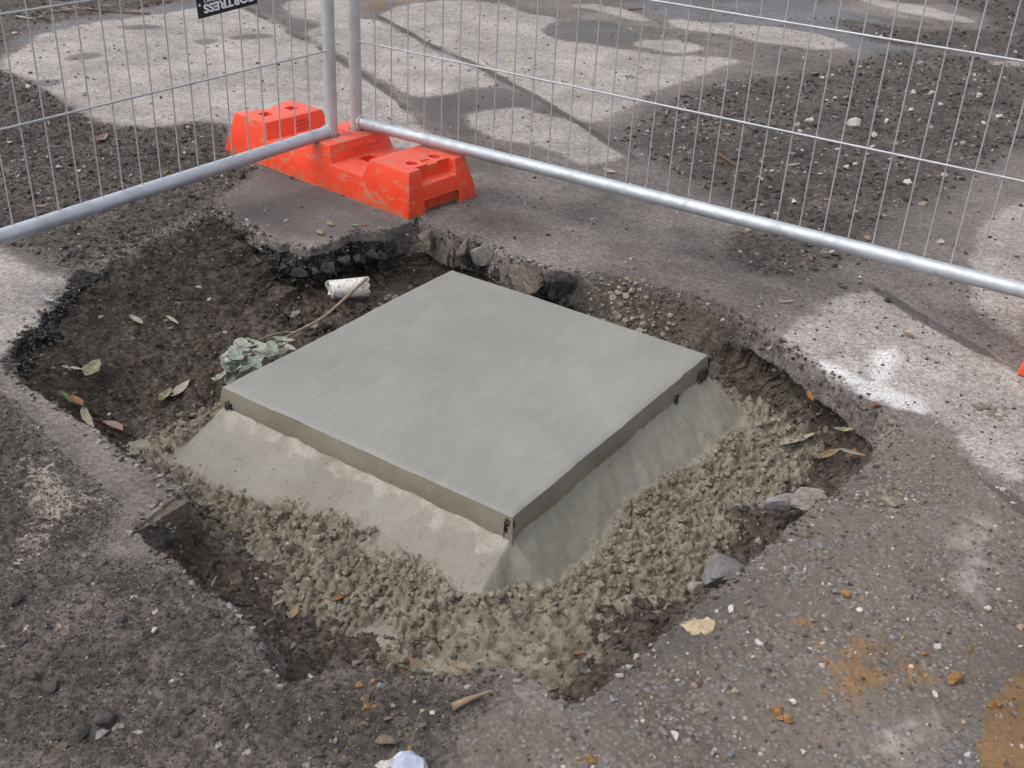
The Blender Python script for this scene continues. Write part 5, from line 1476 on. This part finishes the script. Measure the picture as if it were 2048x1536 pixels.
# twigs
def twig(pts, r, mat, label):
    P_ = [ground_pt(*q) + np.array([0, 0, .006]) for q in pts]
    link("twig", rod("twig", smooth_pts(P_, 4), r, r * .6, mat), None, label=label, category="twig")
twig([(1438,312),(1455,325),(1477,338)], .004, M_TWIGD, "brown stick at the left of the rubble behind the right rail")
twig([(1478,347),(1495,348),(1512,340)], .003, M_TWIGD, "short forked brown stick in the rubble")
twig([(140,808),(160,818),(184,824)], .0018, M_TWIGD, "thin reddish twig at the left rim of the pit")
twig([(424,1178),(430,1165),(435,1158)], .0016, M_TWIG, "short pale twig in the front left of the pit")
twig([(530,1255),(545,1245)], .0014, M_TWIG, "thin straw in the front of the pit")
twig([(300,30),(215,25),(130,10)], .004, M_TWIGD, "dark stick at the far left edge of the pavement")
twig([(1255,22),(1285,20)], .004, M_TWIGD, "black twig on the far pale patch")
twig([(1250,155),(1275,159)], .003, M_TWIGD, "tiny dark twig on the pale pavement behind the right panel")
# tapered pale seed pod on the front pavement
a, b = ground_pt(906, 1421), ground_pt(986, 1389)
def pod():
    pts = [a + (b - a) * t + np.array([0, 0, .006 + .002 * math.sin(t * 3)]) for t in np.linspace(0, 1, 12)]
    me = rod("seed_pod", [tuple(p) for p in pts], .0048, .001, ML_TAN, 12)
    return me
link("seed_pod", pod(), None, label="long pale tapered seed pod on the front rim of the pit", category="seed pod")
# flake of pale wood on the right rim
def flake():
    p = ground_pt(1395, 1252); r = np.random.default_rng(3)
    out_ = [(1358,1248),(1376,1242),(1386,1236),(1400,1240),(1414,1236),(1428,1240),(1431,1252),(1424,1262),(1412,1270),(1404,1264),(1396,1268),(1384,1270),(1374,1262),(1368,1254)]
    q = [G(*t)[:2] for t in out_]
    return slab_piece("wood_flake", q, p[2] + .003, .005, leaf_material("pale_splintered_wood", (.55, .42, .24), (.72, .62, .44), (.36, .22, .09)), 3, 1.0, .0012)
link("wood_flake", flake(), None, label="pale yellow splintered wood flake on the pit's front right rim", category="wood flake")
# plastic scrap at the bottom edge
def plastic_scrap():
    out_ = [(772,1545),(778,1528),(795,1520),(822,1512),(830,1514),(850,1524),(858,1545),(862,1580),(770,1580)]
    q = np.array([G(*t)[:2] for t in out_]); c = q.mean(0)
    bm = bmesh.new(); r = np.random.default_rng(4)
    rings = [[bm.verts.new((*(c + (p - c) * s_), .006 + .016 * (1 - s_ ** 2) + r.normal() * .0025)) for p in q] for s_ in (1, .72, .4)]
    ct = bm.verts.new((*c, .024))
    n_ = len(q)
    for k_ in range(2):
        for i in range(n_): bm.faces.new((rings[k_][i], rings[k_][(i + 1) % n_], rings[k_ + 1][(i + 1) % n_], rings[k_ + 1][i]))
    for i in range(n_): bm.faces.new((rings[2][i], rings[2][(i + 1) % n_], ct))
    bmesh.ops.recalc_face_normals(bm, faces=bm.faces); thicken(bm, .0012)
    me = bpy.data.meshes.new("plastic_scrap"); bm.to_mesh(me); bm.free()
    n = NT("pale_blue_plastic"); n.co = n.obj
    me.materials.append(n.end(n.mix(n.ms(n.noise(35, 3), .35, .65), (.33, .37, .47), (.52, .55, .61)), .35, spec=.5))
    return me
link("plastic_scrap", plastic_scrap(), None, label="crumpled pale blue plastic scrap at the bottom edge", category="plastic scrap")
rock(768, 1528, .012, .030, 'ang', 3, M_PALE, (1.1, .8, .8), .4, (0, 0), "stone", label="whitish stone touching the blue plastic scrap", category="stone")
# foil and paper scraps
M_FOIL = leaf_material("crumpled_foil", (.50, .50, .52), (.72, .72, .74), (.25, .25, .26))
leaf((776,1250),(816,1250), .42, M_FOIL, "crumpled silvery foil scrap in the front of the pit", rag=.5, name="foil_scrap", cat="foil scrap", group=None)
leaf((86,600),(108,612), .5, M_FOIL, "white paper scrap on the edge of the left pavement piece", rag=.4, name="paper_scrap", cat="paper scrap", group=None, lift=.008)
